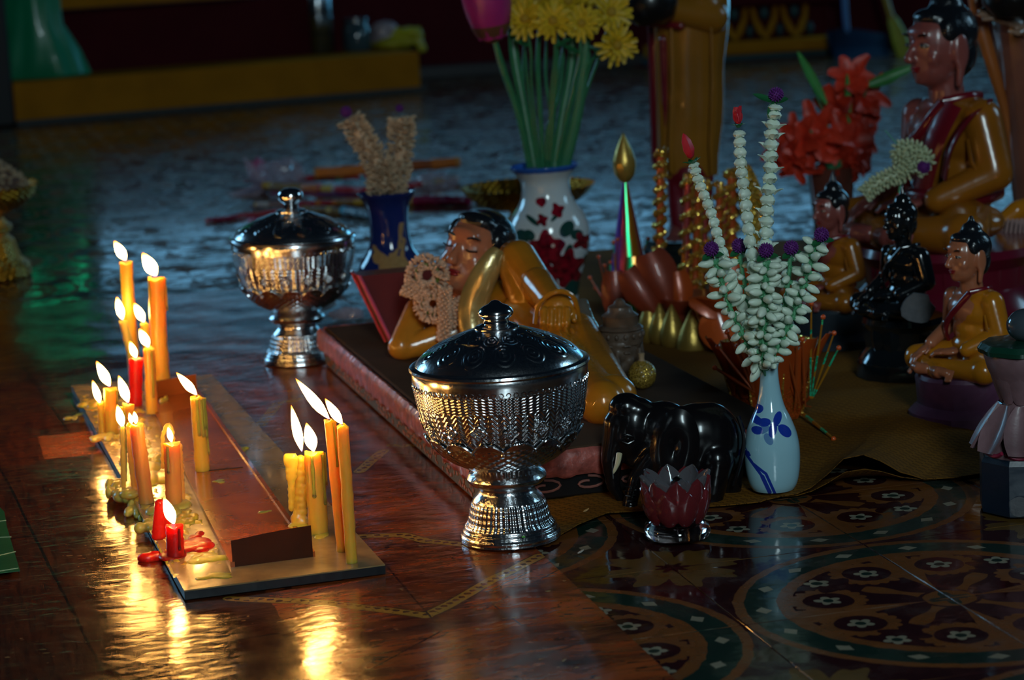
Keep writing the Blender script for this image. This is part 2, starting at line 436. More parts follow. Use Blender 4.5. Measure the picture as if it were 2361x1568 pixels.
# ------------------------------------------------------------------ vinyl mat with a printed wood pattern
def mat_material():
    m, nt, b = newmat('printed_wood_vinyl'); x, y, z, v = coords(nt)       # object coordinates = tile frame, metres
    px = (x+y*.06+.02)*(1/.105); pid = px.floor(); fx = px.frac()
    wob = tex(nt, v, 18, 4, dist_=1.2)
    seam = (fx < .028)
    yy = y*(1/.62)+pid*.37; fy = yy.frac(); seam = seam.max((fy < .006))
    grain = tex(nt, v, 14, 6, rough=.7, dist_=.6, stretch=(9, .9, 1)); rnd = (pid*12.9898).sin().abs()
    c1 = mixc(nt, ((grain-.35)*2.6).max(0.).min(1.), (.030, .006, .002), (.15, .032, .007))
    c1 = mixc(nt, rnd*.5, c1, (.07, .018, .006))
    burl = tex(nt, v, 5.5, 6, rough=.62, dist_=2.2, stretch=(.7, 1.8, 1))
    c2 = mixc(nt, ((burl-.36)*4.2).max(0.).min(1.), (.045, .007, .003), (.36, .070, .014))
    crack = (tex(nt, v, 7.5, 3, dist_=2.0, stretch=(.6, 2.2, 1))-.5).abs() < .0085
    c2 = mixc(nt, crack*.85, c2, (.012, .004, .003))
    right = (x+(wob-.5)*.02) > -.585
    c = mixc(nt, right, mixc(nt, seam*.9, c1, (.008, .003, .002)), c2)
    q = lambda X_, Y_: inT(G(X_, Y_))
    # a bright unprinted offcut by the board
    A_, B_, C_, D_ = q(80, 1000), q(205, 985), q(120, 1080), q(245, 1062)
    ox, oy = (x-(A_[0]+D_[0])/2), (y-(A_[1]+D_[1])/2)
    c = mixc(nt, (ox.abs() < abs(B_[0]-A_[0])/2)*(oy.abs() < .07), c, (.33, .075, .018))
    # yellow ribbons with small red scrolls
    rib = None
    for p_, q_ in (((795, 1243), (930, 1238)), ((930, 1238), (980, 1252)), ((980, 1252), (1075, 1262)), ((985, 1428), (1140, 1340)), ((1140, 1340), (1245, 1287)), ((830, 1093), (885, 1048)), ((905, 1035), (965, 1030)), ((530, 1385), (690, 1392)), ((690, 1392), (985, 1428)), ((600, 985), (640, 935)), ((640, 935), (690, 925))):
        d = segdist(x+(wob-.5)*.004, y+(wob-.5)*.004, q(*p_), q(*q_)); rib = d if rib is None else rib.min(d)
    c = mixc(nt, (rib < .0085), c, (.035, .014, .004)); c = mixc(nt, (rib < .0073), c, (.36, .20, .03))
    c = mixc(nt, (rib < .0050)*(((x*420.0).sin()*(y*420.0).sin()+(tex(nt, v, 260, 1)-.5)*1.6) > .22), c, (.16, .035, .01))
    # parquet joints
    jj = None
    for p_, q_ in (((895, 1315), (1020, 1462)), ((1000, 1430), (1270, 1300)), ((1020, 1462), (1290, 1318)), ((820, 1568), (1020, 1462)), ((1130, 1395), (1230, 1470)), ((540, 1435), (760, 1442)), ((1100, 1568), (1400, 1470))):
        d = segdist(x, y, q(*p_), q(*q_)); jj = d if jj is None else jj.min(d)
    c = mixc(nt, (jj < .0011)*.85, c, (.01, .004, .003))
    # wax and dust spots
    spots = (tex(nt, v, 70, 2, dist_=.5, stretch=(1, 2, 1)) > .71)*(tex(nt, v, 9, 2) > .52)
    c = mixc(nt, spots*.8, c, (.36, .24, .09))
    nt.links.new(c, b.inputs['Base Color'])
    nt.links.new((tex(nt, v, 28, 4)*.26+.07).v, b.inputs['Roughness']); setp(b, spec=.5, coat=.3); setp(b, coatr=.14)
    bump(nt, b, tex(nt, v, 38, 3, dist_=.4, stretch=(1, 1.8, 1))+tex(nt, v, 12, 3)*1.5, .30, .0034)
    return m
MX0 = -1.75; MY0 = inT(Vector((.0, 1.55, 0)))[1]-.35
def ripple(x, y):
    h = .0012
    h += .0036*max(0, noise.noise(Vector((x*5.5, y*5.5, .3))))*(1 if y < MATY1-.1 else .4)
    h += .0009*noise.noise(Vector((x*22, y*12, 2.1)))
    if x > MATX1-.03 or y > MATY1-.05: h = .0012
    return h
b = B(); b.grid(lambda u, v: Vector((MX0+(MATX1-MX0)*u, MY0+(MATY1-MY0)*v, ripple(MX0+(MATX1-MX0)*u, MY0+(MATY1-MY0)*v)+.0012)), 150, 190, .0012)
o = part('vinyl_mat', b, mat_material(), None, True, None, (TO.x, TO.y, 0), (0, 0, TANG), 1.2)
tag(o, 'glossy red-brown vinyl mat printed with wood grain, under candle board', 'floor mat')

# ------------------------------------------------------------------ gold brocade cloth below the statues
def cloth_mat():
    m, nt, b = newmat('old_gold_brocade'); x, y, z, v = coords(nt)
    s = 95.0; a = (x*s+(y*s*.5)).frac()-.5; q = (y*s).frac()-.5
    motif = ((a*a+q*q).sqrt() < .34)*(((a.abs()-.0).min(q.abs())) > .05)
    c = mixc(nt, motif*.75, (.20, .080, .007), (.032, .012, .002))
    c = mixc(nt, ((tex(nt, v, 6, 4)-.45)*3).max(0.).min(1.)*.5, c, (.07, .035, .012))
    nt.links.new(c, b.inputs['Base Color']); setp(b, rough=.8, spec=.15)
    bump(nt, b, tex(nt, v, 240, 2)+motif*.4, .3, .001); return m
CLM = cloth_mat()
EDGE = [(1180, 1262, .001), (1290, 1236, .002), (1335, 1210, .006), (1400, 1184, .004), (1480, 1180, .003), (1600, 1172, .003), (1700, 1165, .004), (1760, 1158, .002), (1800, 1148, .003), (1835, 1143, .005), (1870, 1128, .010), (1905, 1100, .020), (1945, 1062, .034), (1990, 1052, .037), (2030, 1066, .028), (2075, 1092, .014), (2130, 1108, .004), (2200, 1105, .004), (2280, 1092, .003), (2361, 1084, .003), (2600, 1060, .003)]
ED = [G(*e) for e in EDGE]
def edge(u, hs=1.):
    t = u*(len(ED)-1); i = min(int(t), len(ED)-2); p = ED[i].lerp(ED[i+1], t-i).copy()
    return p, t
def clothpt(u, v, hs=1., dz=0.):
    p, t = edge(u); h = p.z
    q = Vector((.02+u*1.55, 4.35, 0)); r = p.lerp(q, v)
    fall = math.exp(-v*9); n = noise.noise(Vector((r.x*9, r.y*7, 1.7)))
    z = h*hs*fall+.0022+.0045*max(0, n)*min(1, v*12)*(1 if v < .28 else .5)
    if t < 7: z = h*fall+.0012+.0012*max(0, n)
    z += .0012*noise.noise(Vector((r.x*60, r.y*40, 4)))*min(1, v*30+.3)
    return Vector((r.x, r.y, max(z+dz, .0013)))
clo = thing('gold_brocade_cloth', 'old gold brocade cloth with a raised fold, spread under the statues', 'cloth', (0, 0, 0))
b = B(); b.grid(lambda u, v: clothpt(u, v**1.8), 240, 110, .0009); part('cloth_sheet', b, CLM, clo, True, None, None, None, 1.3)
b = B()
def hem(u, v):
    uu = .40+u*.42; p, t = edge(uu); s_ = math.sin(PI*u)
    return Vector((p.x+.002, p.y+.006+v*.05, max(.0015, p.z*.55*math.exp(-v*2)*(1-.25*v)+.0012)))
b.grid(hem, 60, 6, .0008); part('folded_hem', b, CLM, clo)

# ------------------------------------------------------------------ painted plinth of the reclining statue
PLA, PLB = G(752, 848), G(1112, 1178); PLD = (PLB-PLA).normalized(); PLW = Vector((-PLD.y, PLD.x, 0)); PLL = (PLB-PLA).length; PW = .355; PH = .055
plrot = math.atan2(PLD.y, PLD.x)
pl = thing('painted_plinth', 'long painted plaster plinth with red edge and chipped grey mosaic side', 'plinth', (PLA.x, PLA.y, .0045), plrot)
SIDE_RED = M('worn_pink_red_paint', (.46, .10, .075), .45, vary=1.0, vscale=75, bmp=1.0, bscale=110, dark=.22, coat=.2)
BROWNTOP = M('dusty_brown_paint', (.06, .034, .020), .8, vary=.6, vscale=20, spec=.12)
b = B(); b.box((PLL/2, PW/2, PH/2-.002), (PLL-.02, PW-.016, PH-.006), None, .002); part('core', b, M('dark_painted_plaster', (.020, .016, .016), .5, vary=.9, vscale=30), pl, False)
b = B(); b.box((PLL/2, PW/2, PH-.003), (PLL-.004, PW-.004, .006), None, .002); part('top_slab', b, BROWNTOP, pl, False)
def mould(x0, y0, x1, y1, name):
    n = int(math.hypot(x1-x0, y1-y0)/.006); d = Vector((x1-x0, y1-y0, 0)).normalized(); out = Vector((d.y, -d.x, 0))
    b = B()
    prof = [(.0, .052), (.006, .0545), (.010, .049), (.0115, .040), (.011, .030), (.0085, .0255), (.002, .024)]
    def fn(u, v):
        k = v*(len(prof)-1); i = min(int(k), len(prof)-2); o_, z_ = [prof[i][q]*(1-k+i)+prof[i+1][q]*(k-i) for q in (0, 1)]
        p = Vector((x0, y0, 0)).lerp(Vector((x1, y1, 0)), u)
        w_ = noise.noise(Vector((p.x*130, p.y*130, z_*160)))
        lip = .003*max(0, math.sin(u*n*.9))*(1 if z_ < .036 else .2)
        return p+out*(o_+.0016*w_)+Vector((0, 0, z_-lip))
    b.grid(fn, n*2, 12); return part(name, b, SIDE_RED, pl)
mould(0, 0, PLL, 0, 'red_moulding'); mould(PLL, 0, PLL, PW, 'red_moulding'); mould(0, PW, 0, 0, 'red_moulding')
GREYB = M('grey_speckled_paint', (.11, .115, .12), .6, vary=.8, vscale=120, bmp=.5)
b = B(); b.box((PLL/2, .004, .013), (PLL-.004, .01, .026), None, .002); part('grey_band', b, GREYB, pl, False)
b = B(); b.box((PLL-.004, PW/2, .013), (.01, PW-.01, .026), None, .002); part('black_band', b, M('black_gloss_band', (.008, .008, .009), .25), pl, False)
b = B()
for k in range(260):
    x = random.uniform(.01, PLL-.01); z = random.choice((.007, .0135, .020))+random.uniform(-.0015, .0015)
    b.box((x, -.0012, z), (random.uniform(.003, .006), .0015, random.uniform(.003, .0045)), (0, random.uniform(-.5, .5), 0))
o = part('mosaic_chip', b, M('salmon_mosaic', (.42, .16, .10), .5), pl, False); o['kind'] = 'stuff'
b = B()
for k in range(7):
    y = .02+k*.05; b.tube([(PLL+.003, y+.022*math.sin(a)*(1-a/9), .014+.008*math.cos(a)*(1-a/9)) for a in [q*.5 for q in range(14)]], .0015, 6)
part('painted_scroll', b, M('pinkish_scroll_paint', (.25, .09, .07), .5), pl)

# ------------------------------------------------------------------ candle board and wooden trough
BA, BB_, BC, BD = G(165, 892, .012), G(488, 866, .012), G(425, 1366, .012), G(888, 1306, .012)
bd = thing('candle_board', 'pale laminated board with black edge, spattered with candle wax', 'board', (BC.x, BC.y, .0045), math.atan2(BD.y-BC.y, BD.x-BC.x))
def BL(p): 
    d = Vector((p.x-BC.x, p.y-BC.y, 0)); a = math.atan2(BD.y-BC.y, BD.x-BC.x); return Vector((d.x*math.cos(a)+d.y*math.sin(a), -d.x*math.sin(a)+d.y*math.cos(a), 0))
pts = [BL(BC), BL(BD), BL(BB_), BL(BA)]
LAM = M('pale_laminate_with_wax', (.36, .235, .10), .26, vary=1., vscale=22, bmp=.6, bscale=45, coat=.3, dark=.45)
b = B(); b.poly([p+Vector((0, 0, .0095)) for p in pts], .0012); part('laminate_top', b, LAM, bd, False)
b = B(); b.poly([p*1.0+Vector((0, 0, .0082)) for p in pts], .0082); part('black_core', b, M('black_board_edge', (.010, .012, .015), .35), bd, False)
BZ = .0140
WOODT = M('reddish_varnished_wood', (.48, .105, .016), .26, vary=1.0, vscale=9, bmp=.2, bscale=70, coat=.4, dark=.35)
T0, T1, T2, T3 = G(537, 1308, BZ), G(722, 1284, BZ), G(455, 905, BZ), G(345, 925, BZ)
tr = thing('wooden_trough', 'low reddish wood trough lying along the candle board', 'trough', (T0.x, T0.y, BZ), math.atan2(T1.y-T0.y, T1.x-T0.x))
def TLc(p):
    d = Vector((p.x-T0.x, p.y-T0.y, 0)); a = math.atan2(T1.y-T0.y, T1.x-T0.x); return Vector((d.x*math.cos(a)+d.y*math.sin(a), -d.x*math.sin(a)+d.y*math.cos(a), 0))
q0, q1, q2, q3 = [TLc(p) for p in (T0, T1, T2, T3)]
EH = .029
def slabq(name, a, b_, c, d, z0, z1, mat):
    bb = B(); bb.poly([Vector((p.x, p.y, z1)) for p in (a, b_, c, d)], z1-z0); return part(name, bb, mat, tr, False)
U = .0032                                        # the trough floor stands raised on its rails
slabq('bed', q0+Vector((.001, .003, 0)), q1+Vector((-.001, .003, 0)), q2, q3, U-.003, U, WOODT)
DW = M('dark_walnut_veneer', (.105, .028, .009), .35, vary=1.0, vscale=12, dark=.4, coat=.2)
b = B(); b.grid(lambda u, v: Vector((q0.x+(q1.x-q0.x)*u, q0.y+(q1.y-q0.y)*u, (EH-.002+.0018*math.sin(u*2.2)+.004*u)*v)), 24, 1)
bmesh.ops.solidify(b.bm, geom=list(b.bm.faces), thickness=.003); part('end_panel', b, DW, tr, False)
for a, c, nm in ((q0, q3, 'side_rail'), (q1, q2, 'side_rail')):
    d = (c-a).normalized(); n = Vector((-d.y, d.x, 0))*.0022
    slabq(nm, a-n, a+n, c+n, c-n, 0, U+.0022, WOODT)
d = (q2-q3).normalized(); slabq('back_stop', q3, q2, q2+Vector((0, .003, 0)), q3+Vector((0, .003, 0)), 0, U+.022, WOODT)
# a joint across the bed, laid on as a thin dark line
jc = TLc(G(455, 1088, BZ+U)); jd = TLc(G(560, 1078, BZ+U)); b = B(); b.tube([jc+Vector((0, 0, U+.0002)), jd+Vector((0, 0, U+.0002))], .0007, 5); part('joint_line', b, M('dark_joint_brown', (.01, .004, .002), .8), tr)
# ================================================================== candles
def wax_mat(name, c, glow=.0):
    m, nt, b = newmat(name); x, y, z, v = coords(nt); n = tex(nt, v, 60, 3)
    nt.links.new(mixc(nt, n*.5, c, tuple(q*.62 for q in c)), b.inputs['Base Color'])
    setp(b, rough=.34, sss=.85, sssr=(1.0, .42, .10), ssss=.040, coat=.15, spec=.4); bump(nt, b, tex(nt, v, 140, 2), .25, .001); return m
AMBER = wax_mat('amber_beeswax', (.95, .40, .045)); YWAX = wax_mat('yellow_wax', (.95, .47, .055)); TANW = wax_mat('tan_wax', (.82, .32, .08))
REDW = wax_mat('red_wax', (.80, .012, .008)); OLIVE = wax_mat('pale_olive_wax', (.72, .47, .10))
WICK = M('charred_wick', (.012, .010, .012), .8, bmp=0)
def flame_mat():
    m, nt, b = newmat('candle_flame'); nt.nodes.remove(b)
    x, y, z, v = coords(nt, 'Generated'); out = nt.nodes['Material Output']
    em = nt.nodes.new('ShaderNodeEmission'); r = nt.nodes.new('ShaderNodeValToRGB'); e = r.color_ramp.elements
    e[0].position = 0; e[0].color = (.10, .12, .55, 1); e[1].position = 1; e[1].color = (1, .22, .02, 1)
    for p, c in ((.10, (.9, .36, .09, 1)), (.22, (1, .52, .13, 1)), (.72, (1, .48, .11, 1)), (.9, (1, .34, .04, 1))):
        k = r.color_ramp.elements.new(p); k.color = c
    nt.links.new(z.v, r.inputs[0]); nt.links.new(r.outputs[0], em.inputs[0])
    st = ((z*(1.0-z)*4.0).max(0.).pow(1.7))*112.0+.9
    nt.links.new(st.v, em.inputs[1]); nt.links.new(em.outputs[0], out.inputs[0]); return m
FLAME = flame_mat()
HALO = None
def flame(t, wick_top, tip, w, name='flame'):
    """a leaning teardrop flame from the wick to its tip, in the thing's own space"""
    wick_top, tip = Vector(wick_top), Vector(tip); d = tip-wick_top; L = d.length
    b = B(); prof = [(0, -.04), (.28, .03), (.62, .14), (.90, .26), (1.0, .38), (.93, .52), (.74, .66), (.50, .79), (.26, .90), (.09, .97), (0, 1.0)]
    b.lathe([(r*w/2, h*L) for r, h in prof], 16)
    rq = facing(d); bmesh.ops.transform(b.bm, matrix=Matrix.Translation(wick_top) @ rq, verts=b.bm.verts)
    for v_ in b.bm.verts:                       # draught bends the tip towards the lean
        pass
    return part(name, b, FLAME, t)
NC = 0
def candle(label, base, top, wpx, tip, mat, fw=None, baseh=0.0, drips=0, name='candle', wickpx=12, group='lit candles on the candle board', bent=0, melted=False):
    """base/top/tip in photo pixels; the candle stands at height baseh"""
    global NC; NC += 1; rnd = random.Random(NC*13)
    bp = G(*base, baseh); Y = bp.y; k = pxm(bp); t = thing(name, label, 'candle', bp, 0, group)
    tp = PT(*top, Y+.002)-bp; r = wpx*k/2; n = 14; b = B(); pts, rad = [], []
    sx = rnd.uniform(-1, 1)*bent
    for i in range(n+1):
        u = i/n; p = tp*u+Vector((math.sin(u*PI)*sx*k, 0, 0)); pts.append(p)
        rad.append(r*(1.03+.05*rnd.uniform(-1, 1) if not melted else .85+.28*rnd.uniform(-1, 1))*(1.05 if u < .05 else 1))
    pts.append(tp+tp.normalized()*.0004); rad.append(r*.78)
    b.tube(pts, rad, 18)
    ax = tp.normalized()
    for v_ in b.bm.verts:                       # uneven molten rim and slightly fluted sides
        h = v_.co.dot(ax)
        if h > tp.length-.006:
            a = math.atan2(v_.co.y, v_.co.x-tp.x); v_.co += ax*(.0016*math.sin(a*2+NC)+.0008*math.sin(5*a))
        v_.co += Vector((noise.noise(v_.co*90+Vector((NC, 0, 0)))*.0006, 0, 0))
    part('wax_body', b, mat, t)
    for q in range(drips):
        a = rnd.uniform(-2.6, .4); L = rnd.uniform(.25, .8)*tp.length; o = Vector((math.cos(a), math.sin(a), 0))*r*.98
        b = B(); m_ = 6; P_ = [tp-ax*(L*i/m_)-ax*.001+o*(1+.06*rnd.random()) for i in range(m_+1)]
        b.tube(P_, [r*.16*(1+.5*rnd.random()) for i in range(m_)]+[r*.24], 8); b.ball(P_[-1], r*.26, None, 8, 6)
        part('wax_drip', b, mat, t)
    if tip:
        tipp = PT(*tip, Y)-bp; wt = tp+ax*(wickpx*k)*.9+Vector(((tipp.x-tp.x)*.08, 0, 0))
        b = B(); b.tube([tp-ax*.002, tp.lerp(wt, .55), wt, wt+Vector((.0006, 0, .0004))], [.0007, .0006, .00055, .0004], 6); part('wick', b, WICK, t)
        f0 = tp.lerp(wt, .45); d = (tipp-f0); flame(t, f0, tipp, (fw or wpx)*k*.88)
    return t, tp, r, k
BH = .0140; TRH = BH+U
# on the trough bed and round it, from the far end to the near end
candle('tall amber candle, farther of the two tallest', (313, 872), (291, 606), 29, (263, 555), AMBER, 24, BH, 1, bent=5, wickpx=16)
candle('thick tall amber candle beside the tallest one', (376, 905), (361, 642), 37, (328, 582), AMBER, 33, TRH, 3, bent=-5, wickpx=16)
candle('thin olive candle leaning outward behind the tall pair', (318, 885), (284, 741), 18, (269, 684), OLIVE, 20, BH, wickpx=12)
candle('short yellow candle between the two tallest candles', (352, 900), (333, 746), 20, (309, 698), YWAX, 22, TRH, wickpx=10)
candle('orange-lit candle with a slim straight body before the tall ones', (351, 953), (343, 803), 26, (321, 757), AMBER, 23, TRH, 1, wickpx=9)
candle('red candle burning among the tall amber candles', (312, 935), (314, 828), 31, (299, 786), REDW, 17, BH, 0, wickpx=8)
candle('broad stub candle at the far outer edge of board', (258, 1000), (254, 897), 30, (222, 832), YWAX, 25, BH, 1, wickpx=18)
candle('thin short candle standing at the outermost corner of board', (236, 1000), (231, 930), 14, (213, 876), YWAX, 17, BH, 0, wickpx=2)
candle('squat yellow candle with wide melted top near the red one', (297, 1035), (296, 933), 34, (273, 865), YWAX, 24, BH, 2, wickpx=14, melted=True)
candle('candle alone on the trough, sides beaded with drips', (467, 1085), (455, 916), 33, (406, 858), YWAX, 22, TRH, 5, wickpx=16)
candle('thin pale candle leaning beside the brown-shadowed candle', (285, 1140), (283, 985), 14, (270, 932), OLIVE, 22, BH, 2, wickpx=1, melted=True)
t, tp, r, k = candle('straight tan candle with a tiny twin flame', (338, 1160), (314, 980), 33, (309, 947), TANW, 14, BH, 0, wickpx=7)
flame(t, tp+Vector((-.0048, 0, .0015)), tp+Vector((-.0066, 0, .0150)), 10*k, 'flame')
candle('tan candle with a raised wax shell standing behind it', (402, 1168), (396, 1023), 37, (387, 982), TANW, 15, BH, 1, wickpx=9)
candle('short red candle at the near end in a red pool', (405, 1284), (402, 1213), 39, (377, 1145), REDW, 30, BH, 1, wickpx=14)
t, tp, r, k = candle('thick yellow candle with a doubled tall flame', (735, 1230), (724, 1044), 44, (706, 974), YWAX, 33, BH, 3, wickpx=10)
flame(t, tp+Vector((-.0125, 0, .003)), PT(671, 933, G(735, 1230, BH).y)-t.location, 22*k, 'flame')
candle('slim candle with a long slanting flame and smoked foot', (790, 1270), (761, 970), 26, (681, 872), AMBER, 27, BH, 1, wickpx=14)
candle('tallest slim yellow candle at the near corner of board', (811, 1297), (790, 982), 27, (749, 918), YWAX, 24, BH, 0, wickpx=12)
# soot on the slim candle's foot is left to its own ring of smoked wax
# wax leftovers, each a thing of its own
def lump(label, pts, mat, Yb, h=.004, name='wax_leftover', cat='wax', ri=.005):
    o = Vector(G(*Yb, BH)); t = thing(name, label, cat, o, 0)
    blob('wax_body', [('e', PT(x, y, o.y+dy)-o, (a*pxm(o), b_*pxm(o)*.8, c_*pxm(o))) for x, y, dy, a, b_, c_ in pts], .0016, mat, t, 2); return t
lump('drooping wax column hanging beside the thick yellow candle', [(672, 1058+i*14, 0, 18-i*1.1 if i < 4 else 12-i*.5, 9, 11) for i in range(9)]+[(660+i*5, 1060, 0, 8, 8, 16) for i in range(5)], YWAX, (680, 1222))
lump('melted wax trunk flaring into a pale foot', [(693, 1060+i*15, .004, 13+i*.6, 12, 12) for i in range(9)]+[(685+i*6, 1195+i*3, .004, 16, 18, 14) for i in range(3)]+[(690, 1212, .0, 28, 30, 6), (712, 1140, .0, 9, 9, 22)], YWAX, (692, 1220))
lump('curled wax shell rising behind the tan candle', [(388+12*math.sin(a), 1015-34*math.cos(a), .012, 6, 5, 8) for a in [i*.42-1.9 for i in range(10)]]+[(375, 1010+i*16, .012, 6, 5, 10) for i in range(5)]+[(415+i*.8, 1030+i*14, .006, 7, 7, 10) for i in range(11)], TANW, (402, 1160))
lump('collapsed pale wax column behind the thin leaning candle', [(300+i*1.2, 985+i*13, .008, 13-abs(6-i)*.5, 12, 12) for i in range(13)]+[(298, 1140, .004, 24, 26, 12)], OLIVE, (306, 1150))
lump('red melted stub behind the short red candle', [(368-i*.4, 1160+i*11, .01, 12+i*.8, 12, 10) for i in range(8)]+[(385, 1200, .01, 9, 9, 40)], REDW, (366, 1250))
def puddle(label, px, py, a, b_, mat, bh=BH, seed=1, lobes=7, thick=.0035, name='wax_puddle'):
    o = G(px, py, bh); k = pxm(o); rnd = random.Random(seed); t = thing(name, label, 'wax', (o.x, o.y, bh), 0)
    pr = []
    for i in range(lobes):
        an = rnd.uniform(0, 2*PI); q = rnd.uniform(0, .75)
        pr.append(('e', (math.cos(an)*a*k*q, math.sin(an)*b_*k*3.3*q, 0), (a*k*rnd.uniform(.25, .5), b_*k*3.3*rnd.uniform(.25, .5), thick*rnd.uniform(.6, 1.1))))
    blob('wax_body', pr, .0013, mat, t, 2); return t
puddle('glossy red wax pool round the short red candle', 425, 1265, 70, 26, REDW, BH, 3, 12, .0038)
puddle('red wax ridge spilled over the board edge', 360, 1283, 50, 9, REDW, .006, 5, 9, .006)
puddle('red wax pool beside the pale one', 455, 1240, 34, 14, REDW, BH, 8, 6, .003)
puddle('broad yellow wax spread between the outer candles', 330, 1110, 70, 50, YWAX, BH, 11, 16, .005)
puddle('yellow wax crust along the far outer board edge', 240, 1010, 40, 18, OLIVE, BH, 12, 9, .005)
puddle('wax heap below the tan candle', 385, 1175, 60, 22, OLIVE, BH, 13, 10, .006)
puddle('wax tongue dripping down the board side', 320, 1175, 42, 26, OLIVE, .006, 14, 10, .008)
puddle('yellow wax drops beside the near trough wall', 470, 1290, 60, 16, YWAX, BH, 15, 7, .0016)
puddle('amber wax patch spilled across the pale bare board', 550, 1040, 26, 14, YWAX, BH, 21, 7, .002)
puddle('wax collar at foot of the thick yellow candle', 735, 1232, 34, 12, YWAX, BH, 22, 9, .0028)
puddle('small wax ring under the farther outer candles', 250, 1005, 30, 12, YWAX, BH, 23, 7, .003)
puddle('pale wax curl lying on the mat by the board', 330, 1190, 20, 10, OLIVE, .005, 24, 5, .004)
puddle('tiny wax crumbs on the mat by the far corner', 175, 960, 26, 14, OLIVE, .003, 26, 5, .003)

for i, (x, y, a, b_, m_, lab) in enumerate(((215, 935, 34, 16, YWAX, 'thin wax film at the far outer corner of the board'), (300, 1060, 42, 24, YWAX, 'yellow wax film between the squat candle and the board edge'), (360, 1060, 30, 20, YWAX, 'wax blobs beside the trough wall near the twin flame candle'), (430, 1200, 34, 18, YWAX, 'yellow wax lumps along the trough wall by the tan candle'), (290, 1140, 46, 22, OLIVE, 'wax mound round the foot of the thin leaning candle'), (262, 1125, 26, 18, OLIVE, 'curled wax lobe overhanging the outer board edge'), (345, 1215, 30, 16, OLIVE, 'wax bead cluster between the outer edge and red stub'), (500, 1330, 60, 10, YWAX, 'streaked wax film along the near board edge'), (375, 925, 16, 14, YWAX, 'wax crust at foot of the thick tall candle'), (690, 1160, 22, 10, YWAX, 'wax drops scattered below the drooping wax column'), (500, 1110, 20, 8, YWAX, 'pale wax smear on the trough joint'), (620, 1180, 26, 6, YWAX, 'tiny wax specks on the near trough bed'))):
    puddle(lab, x, y, a, b_, m_, TRH if 10 <= i or i == 8 else BH, 40+i, 9 if i < 8 else 5, (.0042, .004, .004, .005, .008, .008, .006, .0012, .004, .002, .001, .0008)[i])

# crust of spilled wax over the outer strip of the board
cs = [G(x, y, BH) for x, y in ((178, 905), (325, 930), (520, 1300), (400, 1330))]
co_ = (cs[0]+cs[1]+cs[2]+cs[3])*.25; co_.z = BH; t = thing('wax_crust', 'mottled yellow wax crust coating the outer strip of candle board', 'wax', co_)
def crust(u, v):
    a = cs[0].lerp(cs[1], u); c = cs[3].lerp(cs[2], u); p = a.lerp(c, v)-co_
    e = min(u, 1-u, v*3, (1-v)*3); n_ = noise.noise(Vector((p.x*70, p.y*45, 3)))+.5*noise.noise(Vector((p.x*180, p.y*120, 9)))
    return Vector((p.x, p.y, -.0012+min(1, e*9)*.0012+.0030*max(-.35, n_)))
b = B(); b.grid(crust, 60, 240); part('wax_sheet', b, YWAX, t)
# ================================================================== embossed silver bowls
def silver_mat(name, kind, k):
    m, nt, b = newmat(name); x, y, z, v = coords(nt)
    a = y.atan2(x); h = z*(1/k)                       # height in photo pixels of the near bowl
    n1 = tex(nt, v, 190, 3); n2 = tex(nt, v, 700, 2)
    if kind == 'bowl':
        fl = ((a*76.0+(h*.9).sin()*.8).sin()*.5+.5)*(h > 338)*(h < 378)+((h-358).abs() < 1.6)*.6
        cres = (((a*44.0).cos()*3.2+h*.55).sin()*.5+.5)*(h > 262)*(h < 338)
        low = (((a*38.0).sin()*(h*.42).sin())*.5+.5)*(h < 250)
        H = fl*.9+cres*.9+low*.9+(n1-.5)*.2*(h < 380); s, d = .8, .0012
    elif kind == 'lid':
        r = (x*x+y*y).sqrt()*(1/k); cell = (a*(14/(2*PI))).frac()-.5
        e = (cell*cell*5.5+((r-150)*(1/38.)).pow(2)).sqrt(); lz = ((e*19.0).sin()*.5+.5)*(e < .95)
        e2 = ((((a*(14/(2*PI))+.5).frac()-.5)).pow(2)*5.0+((r-95)*(1/26.)).pow(2)).sqrt(); lz2 = ((e2*15.0).sin()*.5+.5)*(e2 < .9)
        H = lz*1.2+lz2*1.0+((r-112).abs() < 1.4)*.6+(n1-.5)*.4; s, d = .8, .0008
    else:
        H = ((a*24.0+h*.22).sin()*(a*24.0-h*.22).sin())*(h > 38)*(h < 96)*.9+((h*.55).sin()*.4)*(h < 40)+(n1-.5)*.8; s, d = .8, .0009
    nt.links.new(mixc(nt, ((n1-.4)*3).max(0.).min(1.)*.35, (.66, .67, .69), (.28, .28, .30)), b.inputs['Base Color'])
    nt.links.new((n2*.14+.13).v, b.inputs['Roughness']); setp(b, metal=1.0); bump(nt, b, H, s, d)
    return m
